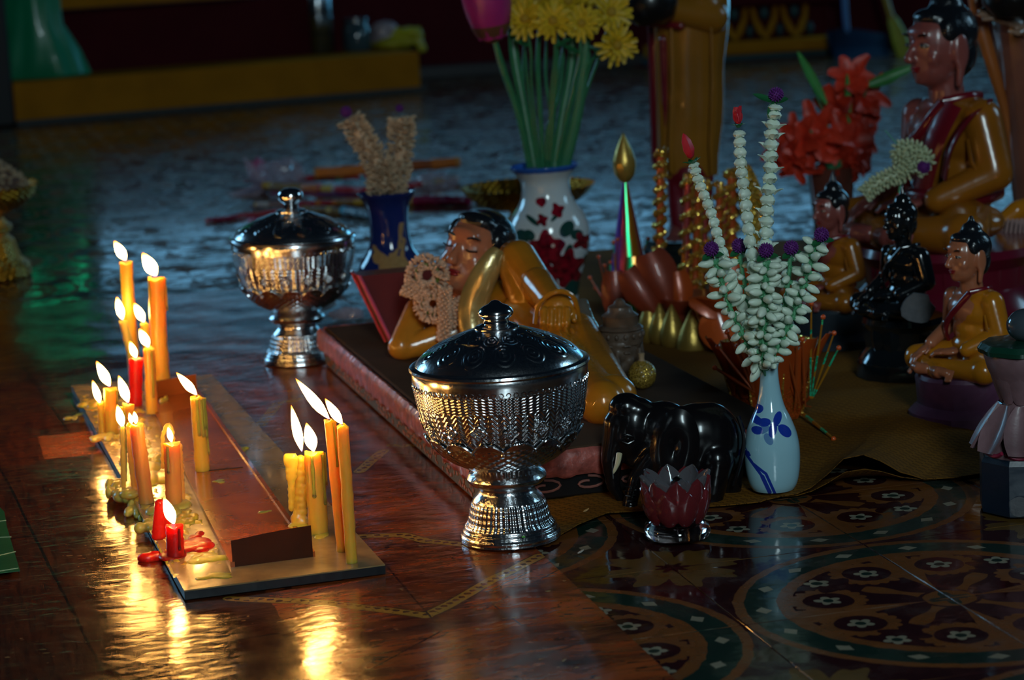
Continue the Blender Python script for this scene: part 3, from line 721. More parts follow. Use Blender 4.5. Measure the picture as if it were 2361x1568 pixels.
def silver_bowl(label, px, py, tilt, z=.0):
    o = G(px, py, z); K = pxm(G(1178, 1240))*.975; kk = K          # both bowls are of one size
    t = thing('embossed_silver_bowl', label, 'bowl', (o.x, o.y, z), (0, math.radians(tilt), random.uniform(0, 1)), 'lidded silver offering bowls')
    p = lambda L: [(r*kk, h*kk*1.015) for r, h in L]
    foot = [(0, 0), (112, 0), (117, 3), (118, 12), (115, 20), (111, 25), (109, 33), (104, 39), (99, 45), (95, 60), (91, 78), (86, 92), (78, 104), (70, 112), (66, 118), (66, 124)]
    b = B(); b.lathe(p(foot), 72, rfun=lambda a, h: 1+(.012*abs(math.sin(9*a)) if h < 15*kk else 0)); part('foot', b, silver_mat('embossed_silver_foot', 'foot', kk), t, label=None)
    b = B(); b.lathe(p([(64, 122), (72, 128), (84, 134), (92, 142), (94, 149), (90, 157), (82, 163), (76, 168), (72, 176), (60, 178)]), 64); part('stem_ring', b, silver_mat('silver_ring', 'foot', kk), t)
    bowl = [(40, 172), (78, 174), (100, 180), (125, 194), (148, 213), (166, 236), (180, 264), (190, 295), (198, 330), (203, 365), (205, 392), (206, 402), (204, 408), (199, 404)]
    BM_ = silver_mat('embossed_silver', 'bowl', kk)
    b = B(); b.lathe(p(bowl), 128, rfun=lambda a, h: 1+(.006*abs(math.sin(23*a)) if 340*kk < h < 378*kk else 0)); part('bowl', b, BM_, t)
    PLAIN = M('polished_silver', (.68, .69, .71), .14, 1.0, vary=.25, bmp=.06)
    def rad_at(h):
        for (r0, h0), (r1, h1) in zip(bowl, bowl[1:]):
            if h0 <= h <= h1: return r0+(r1-r0)*(h-h0)/(h1-h0)
        return 200
    def onb(a, h, o=0.): r = (rad_at(h)+o)*kk; return Vector((r*math.cos(a), r*math.sin(a), h*kk*1.015))
    b = B()                                            # row of little rings under the rim
    for i in range(76):
        a = 2*PI*i/76; b.tube([onb(a+math.cos(q)*.025, 378+5.2*math.sin(q), 1.) for q in [j*PI/4 for j in range(9)]], 1.35*kk, 5, False)
    part('beaded_rings', b, PLAIN, t)
    for i in range(16):                                # flowers in cusped frames
        a = 2*PI*i/16; b = B()
        P_ = [onb(a+(.085+.018*math.cos(4*q))*math.cos(q), 290+(15+2.5*math.cos(4*q))*math.sin(q), 1.) for q in [j*PI/12 for j in range(25)]]
        b.tube(P_, 2.3*kk, 6, False)
        for q in range(8):
            an = q*PI/4; b.ball(onb(a+.040*math.cos(an), 290+8.5*math.sin(an), .2), (2.6*kk,)*3, None, 8, 6)
        b.ball(onb(a, 290, .8), (3.2*kk,)*3, None, 8, 6); part('embossed_flower', b, PLAIN if i % 2 else PLAIN, t)
    for i in range(15):                                # overlapping scallops
        a = 2*PI*(i+.5)/15; b = B(); n = 14
        def sc(u, v):
            aa = a+(u-.5)*.46; top = 262-26*abs(2*u-1)**2.4; hh = 196+(top-196)*v
            return onb(aa, hh, 2.6+3.4*v)
        b.grid(sc, 12, 5); rim = [sc(j/12, 1.0) for j in range(13)]; b.tube(rim, 2.8*kk, 6)
        part('embossed_scallop', b, BM_, t)
    lid = [(204, 408), (209, 409), (211, 413), (209, 418), (203, 421), (196, 421), (193, 426), (188, 433), (176, 444), (158, 456), (134, 468), (108, 479), (82, 488), (60, 494), (52, 496), (52, 499), (46, 503), (0, 505)]
    b = B(); b.lathe(p(lid), 96); L = part('lid', b, silver_mat('engraved_silver_lid', 'lid', kk), t)
    kn = [(46, 500), (38, 505), (31, 509), (29, 515), (30, 519), (38, 523), (41, 529), (41, 534), (37, 541), (28, 547), (16, 552), (12, 556), (8, 559), (0, 561)] if tilt < -.5 else [(40, 499), (34, 504), (26, 507), (25, 514), (24, 522), (30, 526), (40, 534), (43, 546), (41, 558), (33, 568), (18, 574), (0, 576)]
    b = B(); b.lathe(p(kn), 40); part('knob', b, PLAIN, L)
    return t
S1 = silver_bowl('embossed silver bowl beside the carved elephant, lid engraved with leaves', 1178, 1240, -.8, .003)
b = B(); k_ = pxm(G(1178, 1240)); b.box((0, 0, 0), (8*k_, 1.2*k_, 4*k_), None, .0004)
o = part('green_sticker', b, M('green_sticker_paper', (.10, .45, .06), .6), None)
import mathutils
_gp = PT(1207, 1238, S1.location.y-.0525); o.location = _gp; tag(o, 'tiny green paper scrap stuck to the near silver bowl foot', 'sticker')
S2 = silver_bowl('embossed silver bowl nearer the blue vase, with a round ball knob', 690, 832, .9, .003)

# ================================================================== vases
def leafmask(u, v, shapes):
    out = None
    for cu, cv, a, b_, rot in shapes:
        d = dist(u, v, cu, cv, a, b_, rot) < 1.0; out = d if out is None else out.max(d)
    return out
def vase(name, label, prof, base, z, matfn, tilt=0, lipcol=None, cat='vase'):
    o = G(*base, z); k = pxm(o); t = thing(name, label, cat, (o.x, o.y, z), (0, math.radians(tilt), 0))
    n = []; pr = [(r*k, h*k*1.015) for r, h in prof]
    for i in range(len(pr)-1):                         # smooth the profile (Catmull-Rom)
        p0, p1, p2, p3 = pr[max(i-1, 0)], pr[i], pr[i+1], pr[min(i+2, len(pr)-1)]
        for j in range(4):
            q = j/4; n.append(tuple(.5*((2*p1[c])+(-p0[c]+p2[c])*q+(2*p0[c]-5*p1[c]+4*p2[c]-p3[c])*q*q+(-p0[c]+3*p1[c]-3*p2[c]+p3[c])*q**3) for c in (0, 1)))
    n.append(pr[-1]); r_, h_ = pr[-1]
    lip = [(r_-.0008, h_+.0006), (r_-.0022, h_), (r_-.0035, h_-.006), (r_*.55, h_-.02), (0, h_-.022)]
    b = B(); b.lathe([(0, 0)]+[(max(0, r), max(0, h)) for r, h in n]+lip, 64); part('body', b, matfn(k), t)
    return t, k, h_, r_
def porc(base, mod=None, **kw):
    def f(k):
        m, nt, b = newmat('glazed_porcelain'); x, y, z, v = coords(nt)
        c = mixc(nt, tex(nt, v, 25, 4)*.25, base, tuple(q*.75 for q in base))
        if mod: c = mod(nt, c, x*(1/k), y*(1/k), z*(1/k), x.atan2(y*-1.0), v)
        nt.links.new(c, b.inputs['Base Color']); setp(b, rough=kw.get('rough', .12), coat=.6, spec=.5); setp(b, coatr=.04)
        if kw.get('b'): bump(nt, b, tex(nt, v, 400, 2), kw['b'], .0005)
        return m
    return f
def smallvase(nt, c, x, y, z, a, v):
    fr = y < 0.0
    blue = leafmask(x, z, [(-31, 195, 13, 9, .5), (-36, 172, 14, 9, -.5), (-20, 168, 15, 9, .15), (-36, 150, 12, 9, .2), (11, 175, 16, 9, 1.1), (-2, 152, 17, 9, 1.25), (26, 147, 19, 11, -.75)])
    pale = leafmask(x, z, [(-22, 153, 14, 8, .5), (-13, 132, 14, 9, -1.1)])
    stem = None
    for p, q in (((-64, 95), (-30, 45)), ((-30, 45), (-14, 4)), ((-47, 72), (-22, 52)), ((-22, 52), (-2, 2)), ((-20, 168), (11, 160)), ((-2, 150), (11, 175)), ((11, 160), (26, 150)), ((-64, 110), (-56, 92))):
        d = segdist(x, z, p, q); stem = d if stem is None else stem.min(d)
    c = mixc(nt, pale*fr*.75, c, (.05, .15, .42)); c = mixc(nt, (blue*fr), c, (.012, .045, .38))
    c = mixc(nt, ((stem < 1.0)*(z > 100)).max((stem < 3.3)*(z < 100)).max((segdist(x, z, (-30, 45), (-14, 6)) < 4.6))*fr, c, (.012, .04, .34))
    return c
VP = [(0, 0), (42, 1), (50, 5), (57, 20), (62, 45), (64, 75), (63, 105), (57, 135), (46, 165), (34, 190), (27, 215), (23, 240), (21, 262), (20.5, 280), (22.5, 289), (23.5, 291)]
VW, kW, hW, rW = vase('small_porcelain_vase', 'small pale blue porcelain vase painted with dark blue leaves, next to elephant', VP, (1783, 1128), .006, porc((.36, .62, .72), smallvase), -.2)
def bigvase(nt, c, x, y, z, a, v):
    fr = y < 0.0
    nz = tex(nt, v, 42, 3)
    def ro(cx, cz, R, n, amp): 
        d = dist(x, z, cx, cz, 1.0, 1.05); an = (z-cz).atan2(x-cx); return d < ((an*n).sin()*amp+R+(nz-.5)*16)
    leaf = leafmask(x, z, [(-62, 172, 15, 17, .3), (-46, 176, 12, 14, 1.), (-36, 208, 18, 6, -.7), (40, 184, 20, 15, .8), (62, 168, 15, 12, -.3), (22, 218, 22, 5, .7), (40, 132, 18, 9, 1.2), (46, 44, 20, 24, .6), (-14, 214, 10, 6, -.6), (-46, 66, 14, 24, 0.3), (84, 90, 9, 26, .2)])
    red = ro(-8, 142, 38, 5, 8).max(ro(34, 92, 38, 6, 7)).max(ro(-14, 208, 12, 4, 3)).max(ro(22, 226, 12, 4, 3)).max(ro(-14, 246, 11, 3, 1)).max(ro(-12, 84, 26, 5, 6)).max(ro(74, 150, 18, 4, 5))
    dk = tex(nt, v, 90, 3)
    c = mixc(nt, leaf*fr, c, (.010, .055, .045))
    rc = mixc(nt, ((dk-.42)*4).max(0.).min(1.), (.26, .006, .018), (.07, .003, .008))
    c = mixc(nt, red*fr, c, rc); c = mixc(nt, (dist(x, z, 6, 150, 1, 1) < 4.0)*fr, c, (.8, .6, .5))
    c = mixc(nt, z > 312, c, (.02, .10, .42)); return c
BVP = [(0, 0), (50, 0), (56, 4), (60, 30), (68, 62), (80, 95), (90, 125), (95, 155), (94, 178), (84, 205), (68, 228), (58, 248), (55, 268), (57, 285), (66, 300), (76, 311), (79, 316), (79, 319)]
VB, kB, hB, rB = vase('flower_painted_vase', 'large white porcelain vase painted with crimson peonies, blue rim', BVP, (1277, 702), 0, porc((.62, .66, .68), bigvase), -1.2)
def bluevase(nt, c, x, y, z, a, v):
    fr = y < 0.0; nz = tex(nt, v, 55, 4)
    br = None
    for p, q in (((-35, 60), (-10, 130)), ((-10, 130), (22, 175)), ((-10, 130), (-36, 178)), ((22, 175), (30, 225)), ((20, 120), (32, 190)), ((-60, 40), (-50, 110)), ((40, 60), (50, 120)), ((-70, -5), (-40, 40))):
        d = segdist(x, z, p, q); br = d if br is None else br.min(d)
    mask = ((br+(nz-.5)*16) < 5.5).max(dist(x, z, 8, 128, 34, 34)+(nz-.5)*1.6 < 1.0).max(dist(x, z, -24, 155, 22, 14)+(nz-.5)*1.3 < .9)
    gold = mixc(nt, tex(nt, v, 130, 3), (.50, .30, .12), (.25, .13, .05))
    return mixc(nt, mask*fr, c, gold)
BLP = [(0, 0), (44, 0), (50, 8), (62, 35), (74, 70), (80, 100), (76, 128), (62, 150), (52, 165), (47, 185), (45, 210), (46, 240), (50, 262), (58, 278), (65, 288), (67, 293)]
VK, kK, hK, rK = vase('cobalt_blue_vase', 'dark cobalt blue vase with raised gilt branches, nearer the silver bowl', BLP, (914, 738), 0, porc((.010, .022, .13), bluevase, b=.1), -1.0)
GLV = M('brown_glazed_pot', (.13, .035, .025), .2, coat=.4)
VG, kG, hG, rG = vase('brown_flower_pot', 'tall plain brown pot holding the orange gladioli', [(0, 0), (40, 0), (42, 10), (45, 80), (50, 150), (56, 205), (58, 212)], (1925, 598), 0, lambda k: GLV, -1)

# ------------------------------------------------------------------ gold trays
def gold_mat(name='polished_brass', c=(.88, .38, .035), r=.28):
    m, nt, b = newmat(name); x, y, z, v = coords(nt); a = y.atan2(x)
    nt.links.new(mixc(nt, tex(nt, v, 30, 4)*.8, c, tuple(q*.45 for q in c)), b.inputs['Base Color'])
    setp(b, metal=1.0, rough=r); bump(nt, b, (a*40.0).sin()*(z*700.0).sin()+tex(nt, v, 160, 2), .9, .0022); return m
BRASS = gold_mat()
def tray(label, base, rim, hpx, foot, z=0, scallop=0, name='gold_offering_tray'):
    o = G(*base, z); k = pxm(o); t = thing(name, label, 'tray', (o.x, o.y, z)); f, H = foot, hpx
    pr = [(0, 0), (f, 0), (f*1.04, 3), (f*1.0, 9), (f*.9, 14), (f*.78, H*.28), (f*.6, H*.42), (f*.55, H*.5), (f*.7, H*.55), (rim*.62, H*.6), (rim*.8, H*.7), (rim*.92, H*.86), (rim, H), (rim*1.01, H*1.01), (rim*.97, H*.985), (rim*.8, H*.76), (0, H*.66)]
    b = B(); b.lathe([(r*k, h*k) for r, h in pr], 72, rfun=(lambda a, h: 1+(.03*abs(math.sin(scallop*a)) if h > H*k*.8 else 0)) if scallop else None)
    part('tray_body', b, BRASS, t); b = B()
    for i in range(40):
        a = 2*PI*i/40; b.ball((rim*k*math.cos(a), rim*k*math.sin(a), H*k), 3.2*k, None, 8, 6)
    part('beaded_rim', b, BRASS, t); return t, k
tray('wide shallow gold footed tray behind the peony vase', (1222, 545), 150, 118, 78, 0, 10)
tray('small gold saucer behind the orange packets', (1150, 452), 62, 26, 40, 0, 8, 'gold_saucer')
# brass pedestal bowl with dried garlands
o = G(-52, 642); k = pxm(o); PBt = thing('brass_pedestal_bowl', 'tall brass pedestal bowl cut by the picture edge, heaped with garlands', 'bowl', o)
b = B(); b.lathe([(r*k, h*k) for r, h in [(0, 0), (118, 0), (124, 6), (124, 26), (116, 34), (104, 44), (98, 60), (92, 84), (76, 100), (88, 108), (90, 118), (78, 126), (70, 138), (80, 148), (110, 160), (134, 176), (146, 190), (152, 206), (156, 212), (150, 212), (140, 196), (0, 180)]], 64, rfun=lambda a, h: 1+.012*math.sin(20*a)); part('pedestal', b, BRASS, PBt)
b = B()
for i in range(44): a = 2*PI*i/44; b.ball((153*k*math.cos(a), 153*k*math.sin(a), 212*k), 4*k, None, 8, 6)
part('beaded_rim', b, BRASS, PBt)
DRYW = M('dried_jasmine', (.42, .30, .18), .7, vary=.8, vscale=200, bmp=0)
hp = thing('dried_garland_heap', 'heap of dried jasmine garlands filling the brass pedestal bowl', 'garland', o+Vector((0, 0, 196*k)))
b = B(); rnd = random.Random(5)
for i in range(900):
    a = rnd.uniform(0, 2*PI); q = math.sqrt(rnd.random()); r = 138*k*q; z = 86*k*(1-q*q)**.75+rnd.uniform(-4, 3)*k
    d = Vector((rnd.uniform(-1, 1), rnd.uniform(-1, 1), rnd.uniform(.0, 1))); b.ball((r*math.cos(a), r*math.sin(a), max(.004, z)), (3*k, 3*k, 8*k), facing(d), 6, 4)
part('garland_bud', b, DRYW, hp)['kind'] = 'stuff'
b = B(); b.lathe([(0, .003), (132*k, .003), (120*k, 30*k), (80*k, 66*k), (0, 84*k)], 20); part('garland_core', b, M('brown_dry_petals', (.10, .05, .03), .9), hp)
# ================================================================== flowers and garlands
JAS = M('fresh_jasmine_bud', (.74, .86, .70), .42, vary=.5, vscale=90, bmp=.1, dark=.7, sss=.2, sssr=(1, 1, .7), ssss=.003)
JGR = M('jasmine_calyx_green', (.10, .36, .17), .5, vary=.5, vscale=90, bmp=0)
AMA = M('purple_amaranth', (.14, .012, .20), .6, vary=.9, vscale=500, bmp=.8, bscale=700)
ROSE = M('crimson_petal', (.55, .015, .030), .45, vary=.6, vscale=90)
LEAFG = M('dark_leaf_green', (.015, .12, .04), .35, vary=.5, vscale=60)
STEMG = M('fresh_stem_green', (.03, .17, .07), .35, vary=.6, vscale=60, bmp=.1)
DRYJ = M('browned_jasmine', (.60, .42, .27), .6, vary=.9, vscale=160, bmp=.1)
def bud_mesh(name, L, W, split=0):
    b = B(); b.lathe([(0, 0), (W*.20, L*.04), (W*.42, L*.25), (W*.5, L*.48), (W*.42, L*.72), (W*.2, L*.93), (0, L)], 8, rfun=lambda a, h: 1+.10*math.cos(3*a+h*180))
    me = b.done(name); me.materials.append(JAS); return me
def calyx_mesh(L, W):
    b = B(); b.lathe([(0, -L*.42), (W*.10, -L*.40), (W*.12, -L*.12), (W*.26, L*.02), (W*.22, L*.12)], 6); me = b.done('calyx'); me.materials.append(JGR); return me
def ball_flower(parent, c, r, name='amaranth', mat=None):
    b = B(); rnd = random.Random(int(c[0]*1e4) & 999)
    b.ball(c, r*.8, None, 12, 8)
    for i in range(90):
        z = 1-2*(i+.5)/90; a = i*2.39996; d = Vector((math.sqrt(1-z*z)*math.cos(a), math.sqrt(1-z*z)*math.sin(a), z))
        b.ball(Vector(c)+d*r*.86, (r*.11, r*.11, r*.22), facing(d), 5, 4)
    return part(name, b, mat or AMA, parent)
def leaf(parent, p, q, w, nrm=(0, -.6, .8), curl=.1, mat=None, name='leaf'):
    p = Vector(p); q = Vector(q); b = B(); b.petal(p, q-p, nrm, (q-p).length, w, curl, .0005, 7); return part(name, b, mat or LEAFG, parent)
def rosebud(parent, c, d, L, W):
    d = Vector(d).normalized(); b = B()
    for i in range(7):
        a = i*2.4; o = d.orthogonal(); o = Matrix.Rotation(a, 3, d) @ o
        b.petal(Vector(c)+o*W*.10, d+o*(.12+.05*(i % 3)), -o, L*(.75+.25*((i*7) % 5)/4), W*.85, .12, .0006, 5, .9, .5)
    b.lathe([(0, 0), (W*.3, L*.15), (W*.34, L*.45), (W*.2, L*.8), (0, L*.95)], 10, c, None, facing(d)); part('rosebud', b, ROSE, parent)
    b = B()
    for i in range(5):
        o = Matrix.Rotation(i*1.256, 3, d) @ d.orthogonal(); b.petal(Vector(c)-d*L*.14, d*.8+o*.7, -o, L*.42, W*.34, -.3, .0005, 4)
    b.ball(Vector(c)-d*L*.05, (W*.24, W*.24, L*.14), facing(d), 10, 8); part('sepals', b, LEAFG, parent)

VY = VW.location.y; kv = kW
def L3(t, x, y, dy=0.0): return PT(x, y, VY+dy)-Vector(t.location)
def spline(P_, n):
    out = []
    for i in range(n+1):
        u = i/n*(len(P_)-1); a = min(int(u), len(P_)-2); f = u-a
        p0, p1, p2, p3 = P_[max(a-1, 0)], P_[a], P_[a+1], P_[min(a+2, len(P_)-1)]
        out.append(.5*((2*p1)+(p2-p0)*f+(2*p0-5*p1+4*p2-p3)*f*f+(-p0+3*p1-3*p2+p3)*f**3))
    return out
mouth = PT(1763, 846, VY)
def strand(label, pts, nb, wpx, dy, top, open_=0):
    t = thing('jasmine_strand', label, 'garland', (mouth.x, mouth.y+dy*.15, mouth.z-.010), 0, 'jasmine strands in the small pale blue vase')
    P_ = [L3(t, x, y, dy) for x, y in pts]; end = P_[-1]
    S = spline(P_, nb); rnd = random.Random(nb*7)
    b = B(); b.tube([P_[0]]+S+[Vector((0, 0, .002))], .0011, 6); part('thread', b, JGR, t)
    for i in range(nb):
        a, c = S[i], S[i+1]; d = (a-c); L = d.length*1.22; W = wpx*kv
        b = B(); b.lathe([(0, 0), (W*.24, L*.02), (W*.52, L*.22), (W*.58, L*.42), (W*.44, L*.68), (W*.20, L*.84), (0, L*.88)], 12, c-d*.05, lambda an, h: 1+.09*math.cos(3*an+i), facing(d))
        u = d.normalized()
        for q in range(4):                      # the wrapping petals of each blossom
            o = Matrix.Rotation(q*1.57+i*.8+rnd.random()*.4, 3, u) @ u.orthogonal()
            sp = (.60 if (open_ and rnd.random() < .40) else .12)
            b.petal(c+o*W*.34-u*L*.02, u+o*sp*.8, -o, L*.76, W*.66, .34 if sp < .3 else -.35, .0005, 5, .95, .5)
        part('blossom', b, JAS, t)
    tp = P_[0]; d = (P_[0]-S[1]).normalized()
    if top == 'rose': rosebud(t, tp+d*.006, d, 42*kv, 26*kv)
    elif top == 'redbud':
        b = B(); b.lathe([(0, 0), (8*kv, 6*kv), (13*kv, 22*kv), (11*kv, 42*kv), (5*kv, 56*kv), (0, 62*kv)], 10, tp+d*.004, lambda a, h: 1+.08*math.cos(5*a), facing(d)); part('rosebud', b, ROSE, t)
        b = B()
        for i in range(6):
            o = Matrix.Rotation(i*1.05, 3, d) @ d.orthogonal(); b.petal(tp-d*.004, d+o*.6, -o, 26*kv, 12*kv, -.25, .0005, 4)
        part('sepals', b, LEAFG, t)
    else:
        ball_flower(t, tp+d*.010, 17*kv); leaf(t, tp+d*.002, tp+Vector((-.024, 0, .010)), .009); leaf(t, tp+d*.002, tp+Vector((-.008, -.004, -.014)), .010, (0, -1, 0)); leaf(t, tp+d*.002, tp+Vector((.014, -.006, .004)), .009)
    return t
strand('long jasmine strand leaning outward, topped by a closed crimson bud', [(1597, 375), (1612, 420), (1635, 480), (1655, 545), (1680, 620), (1715, 720), (1748, 835)], 18, 23, .010, 'redbud')
strand('tall jasmine strand topped by a ragged crimson rosebud', [(1703, 300), (1708, 370), (1716, 450), (1728, 540), (1738, 640), (1748, 740), (1758, 838)], 20, 26, -.004, 'rose')
strand('tallest jasmine strand of opened blossoms topped by purple amaranth', [(1787, 240), (1781, 300), (1776, 380), (1771, 460), (1766, 540), (1762, 640), (1762, 838)], 19, 30, .004, 'ama', 1)
budL, budW = 40*kv, 20*kv
BUD1, BUD2, CAL = bud_mesh('bud', budL, budW), bud_mesh('bud_small', budL*.82, budW*.9), calyx_mesh(budL, budW)
def spike(label, pts, w0, w1, dy, n, aflower, mats=None, seed=1):
    t = thing('jasmine_bud_spike', label, 'garland', (mouth.x, mouth.y+dy*.2, mouth.z-.012), 0, 'jasmine bud spikes in the small pale blue vase')
    P_ = [L3(t, x, y, dy) for x, y in pts]; rnd = random.Random(seed)
    S = spline(P_, 40); b = B(); b.tube(S+[Vector((0, 0, .002))], [.0022]*len(S)+[.0010], 7); part('stem', b, JGR, t)
    bc = B()
    for i in range(n):
        u = (i+.5)/n; k = min(int(u*40), 39); p = S[k].lerp(S[k+1], u*40-k); d = (S[max(k-1, 0)]-S[k+1]).normalized()
        a = i*2.39996+rnd.uniform(-.3, .3); o = Matrix.Rotation(a, 3, d) @ d.orthogonal()
        R_ = (w0+(w1-w0)*u)*kv*.5; v = (o*1.0+d*rnd.uniform(-.45, .55)).normalized()
        q = bpy.data.objects.new('jasmine_bud', BUD1 if rnd.random() < .6 else BUD2); COL.objects.link(q); q.parent = t
        st = p+o*max(R_-budL*.75, .001)
        q.matrix_local = Matrix.Translation(st) @ facing(v) @ Matrix.Rotation(rnd.random()*6, 4, 'Z') @ Matrix.Scale(rnd.uniform(.85, 1.12), 4)
        bc.tube([p, st], .0007, 4); bc.lathe([(0, -budL*.2), (budW*.13, -budL*.15), (budW*.28, budL*.02), (budW*.30, budL*.14)], 6, st, None, facing(v))
    part('calyces', bc, JGR, t)['kind'] = 'stuff'
    if aflower:
        c = L3(t, aflower[0], aflower[1], dy-.004); ball_flower(t, c, 17*kv)
        leaf(t, c+Vector((0, .002, -.006)), c+Vector((-.010, -.002, -.012)), .008); leaf(t, c+Vector((0, .002, -.006)), c+Vector((.013, 0, -.008)), .008)
    return t
spike('jasmine bud spike under the amaranth nearest the orange petals', [(1650, 600), (1662, 640), (1680, 700), (1708, 760), (1738, 820), (1755, 842)], 58, 60, -.010, 44, (1640, 574), seed=2)
spike('central jasmine bud spike below the frontmost purple amaranth', [(1768, 604), (1764, 660), (1762, 720), (1760, 780), (1760, 840)], 64, 74, -.026, 56, (1766, 577), seed=3)
spike('jasmine bud spike reaching farthest toward the small monk statue', [(1880, 558), (1868, 610), (1850, 670), (1828, 730), (1798, 790), (1772, 842)], 54, 66, -.012, 52, (1894, 541), seed=4)
spike('jasmine bud spike with frilly amaranth between two others', [(1822, 596), (1818, 650), (1808, 710), (1792, 770), (1770, 842)], 50, 60, .012, 22, (1824, 571), seed=5)
spike('yellowing jasmine bud spike half hidden behind the tall strands', [(1706, 590), (1716, 650), (1728, 710), (1744, 770), (1758, 842)], 50, 60, .026, 22, (1704, 566), seed=6)
b = B(); t = thing('bouquet_sticks', 'thin wooden sticks holding the jasmine bouquet in the vase mouth', 'stick', (mouth.x, mouth.y, mouth.z-.014))
for i in range(6): a = i*1.05; b = B(); b.tube([Vector((math.cos(a)*.004, math.sin(a)*.004, 0)), Vector((math.cos(a)*.007, math.sin(a)*.006, .022)), Vector((math.cos(a)*.011+.001, math.sin(a)*.008, .04))], .0009, 6); part('stick', b, M('pale_bamboo', (.40, .26, .14), .6) if i == 0 else bpy.data.materials['pale_bamboo'], t)

# dried garland sticks in the cobalt vase
kY = VK.location.y
def drystick(label, pts, wpx, top, dy, seed):
    m_ = PT(902, 446, kY); t = thing('dried_garland_stick', label, 'garland', (m_.x, m_.y, m_.z-.012), 0, 'dried garland sticks in the cobalt vase')
    P_ = [PT(x, y, kY+dy)-Vector(t.location) for x, y in pts]; S = spline(P_, 60); rnd = random.Random(seed); k = kK
    b = B(); b.tube(S, wpx*k*.36, 10)
    for i in range(560):
        u = rnd.random(); q = min(int(u*60), 59); p = S[q].lerp(S[q+1], u*60-q); d = (S[q]-S[q+1]).normalized()
        o = Matrix.Rotation(rnd.random()*6.3, 3, d) @ d.orthogonal(); v = o+d*rnd.uniform(-.2, .9)
        b.ball(p+o*wpx*k*rnd.uniform(.36, .50), (2.8*k, 2.8*k, 7.5*k), facing(v), 6, 4)
    part('dried_blossoms', b, DRYJ, t)['kind'] = 'stuff'
    ball_flower(t, PT(top[0], top[1], kY+dy)-Vector(t.location), top[2]*k); return t
drystick('dried jasmine stick slanting away from its upright twin', [(806, 272), (830, 310), (855, 350), (878, 395), (892, 440)], 44, (798, 258, 13), .0, 4)
drystick('upright dried jasmine stick with tiny purple amaranth tip', [(924, 270), (926, 310), (922, 360), (915, 405), (906, 445)], 42, (921, 250, 9), .012, 6)
b = B(); t = thing('dried_garland_tuft', 'bushy dried jasmine tuft filling the cobalt vase mouth', 'garland', PT(888, 436, kY)); rnd = random.Random(3)
for i in range(420):
    a, q, h = rnd.random()*6.3, rnd.random()**.5, rnd.random(); v = Vector((math.cos(a), math.sin(a), rnd.uniform(-.1, .8)))
    b.ball((math.cos(a)*q*(50-22*h)*kK, math.sin(a)*q*(50-22*h)*kK, h*70*kK-.006), (2.6*kK, 2.6*kK, 7*kK), facing(v), 6, 4)
part('dried_blossoms', b, DRYJ, t)['kind'] = 'stuff'

# ------------------------------------------------------------------ tall bouquet of chrysanthemums and a lotus bud
bY = VB.location.y; bm_ = PT(1266, 388, bY)
YEL = M('chrysanthemum_yellow', (.62, .40, .015), .5, vary=.5, vscale=120, bmp=.1)
def stem(label, pts, w, dy, flat=1.0, mat=STEMG, name='lotus_bloom', cat='flower', group=None):
    t = thing(name, label, cat, (bm_.x, bm_.y, bm_.z-.05), 0, group)
    P_ = [PT(x, y, bY+dy*(1-i/(len(pts)-1)))-Vector(t.location) for i, (x, y) in enumerate(pts)]
    S = spline(P_, 14); b = B(); b.tube(S, [w*kB/2*(1.0 if i < 11 else 1-.1*(i-10)) for i in range(15)][::-1], 8, True, flat); part('stem', b, mat, t); return t, S
def chrys(t, c, d, R_, seed=1):
    rnd = random.Random(seed); d = Vector(d).normalized(); c = Vector(c); b = B()
    for ring, (nn, el, L) in enumerate(((15, .1, 1.), (13, .45, .86), (9, .95, .6))):
        for i in range(nn):
            o = Matrix.Rotation(i*2*PI/nn+ring*.3+rnd.uniform(-.1, .1), 3, d) @ d.orthogonal()
            b.petal(c+o*R_*.10, o+d*(el+rnd.uniform(-.15, .15)), d, R_*L*rnd.uniform(.8, 1.08), R_*.24, rnd.uniform(-.25, .25), .0006, 4, .8, .4)
    part('petals', b, YEL, t); b = B(); b.ball(c+d*R_*.1, (R_*.24, R_*.24, R_*.16), facing(d), 12, 8); part('flower_centre', b, M('chrys_centre', (.42, .24, .01), .7, bmp=.8, bscale=900) if 'chrys_centre' not in bpy.data.materials else bpy.data.materials['chrys_centre'], t)
t, S = stem('magenta lotus bud on thick stalk leaning out of the peony vase', [(1132, 62), (1160, 160), (1195, 262), (1222, 385)], 16, -.02)
c = S[0]+Vector((-.002, 0, .018)); d = Vector((-.12, -.1, 1)); LOT = M('lotus_magenta', (.36, .02, .16), .35, vary=.6, vscale=30, coat=.1)
b = B(); b.lathe([(0, -.040), (.016, -.036), (.030, -.020), (.034, .004), (.028, .032), (.014, .055), (0, .062)], 20, c, None, facing(d)); part('lotus_bud', b, LOT, t)
b = B()
for i in range(7):
    o = Matrix.Rotation(i*.9, 3, d.normalized()) @ d.normalized().orthogonal(); b.petal(c+o*.016-d*.036, d+o*.36, -o, .092, .056, .30, .0010, 7, .95, .5)
part('outer_petals', b, LOT, t)
b = B(); b.lathe([(.002, -.045), (.014, -.041), (.026, -.030), (.033, -.014)], 16, c, None, facing(d)); part('calyx', b, M('lotus_brown_calyx', (.12, .05, .02), .5), t)
GR = 'green stems of the tall bouquet'
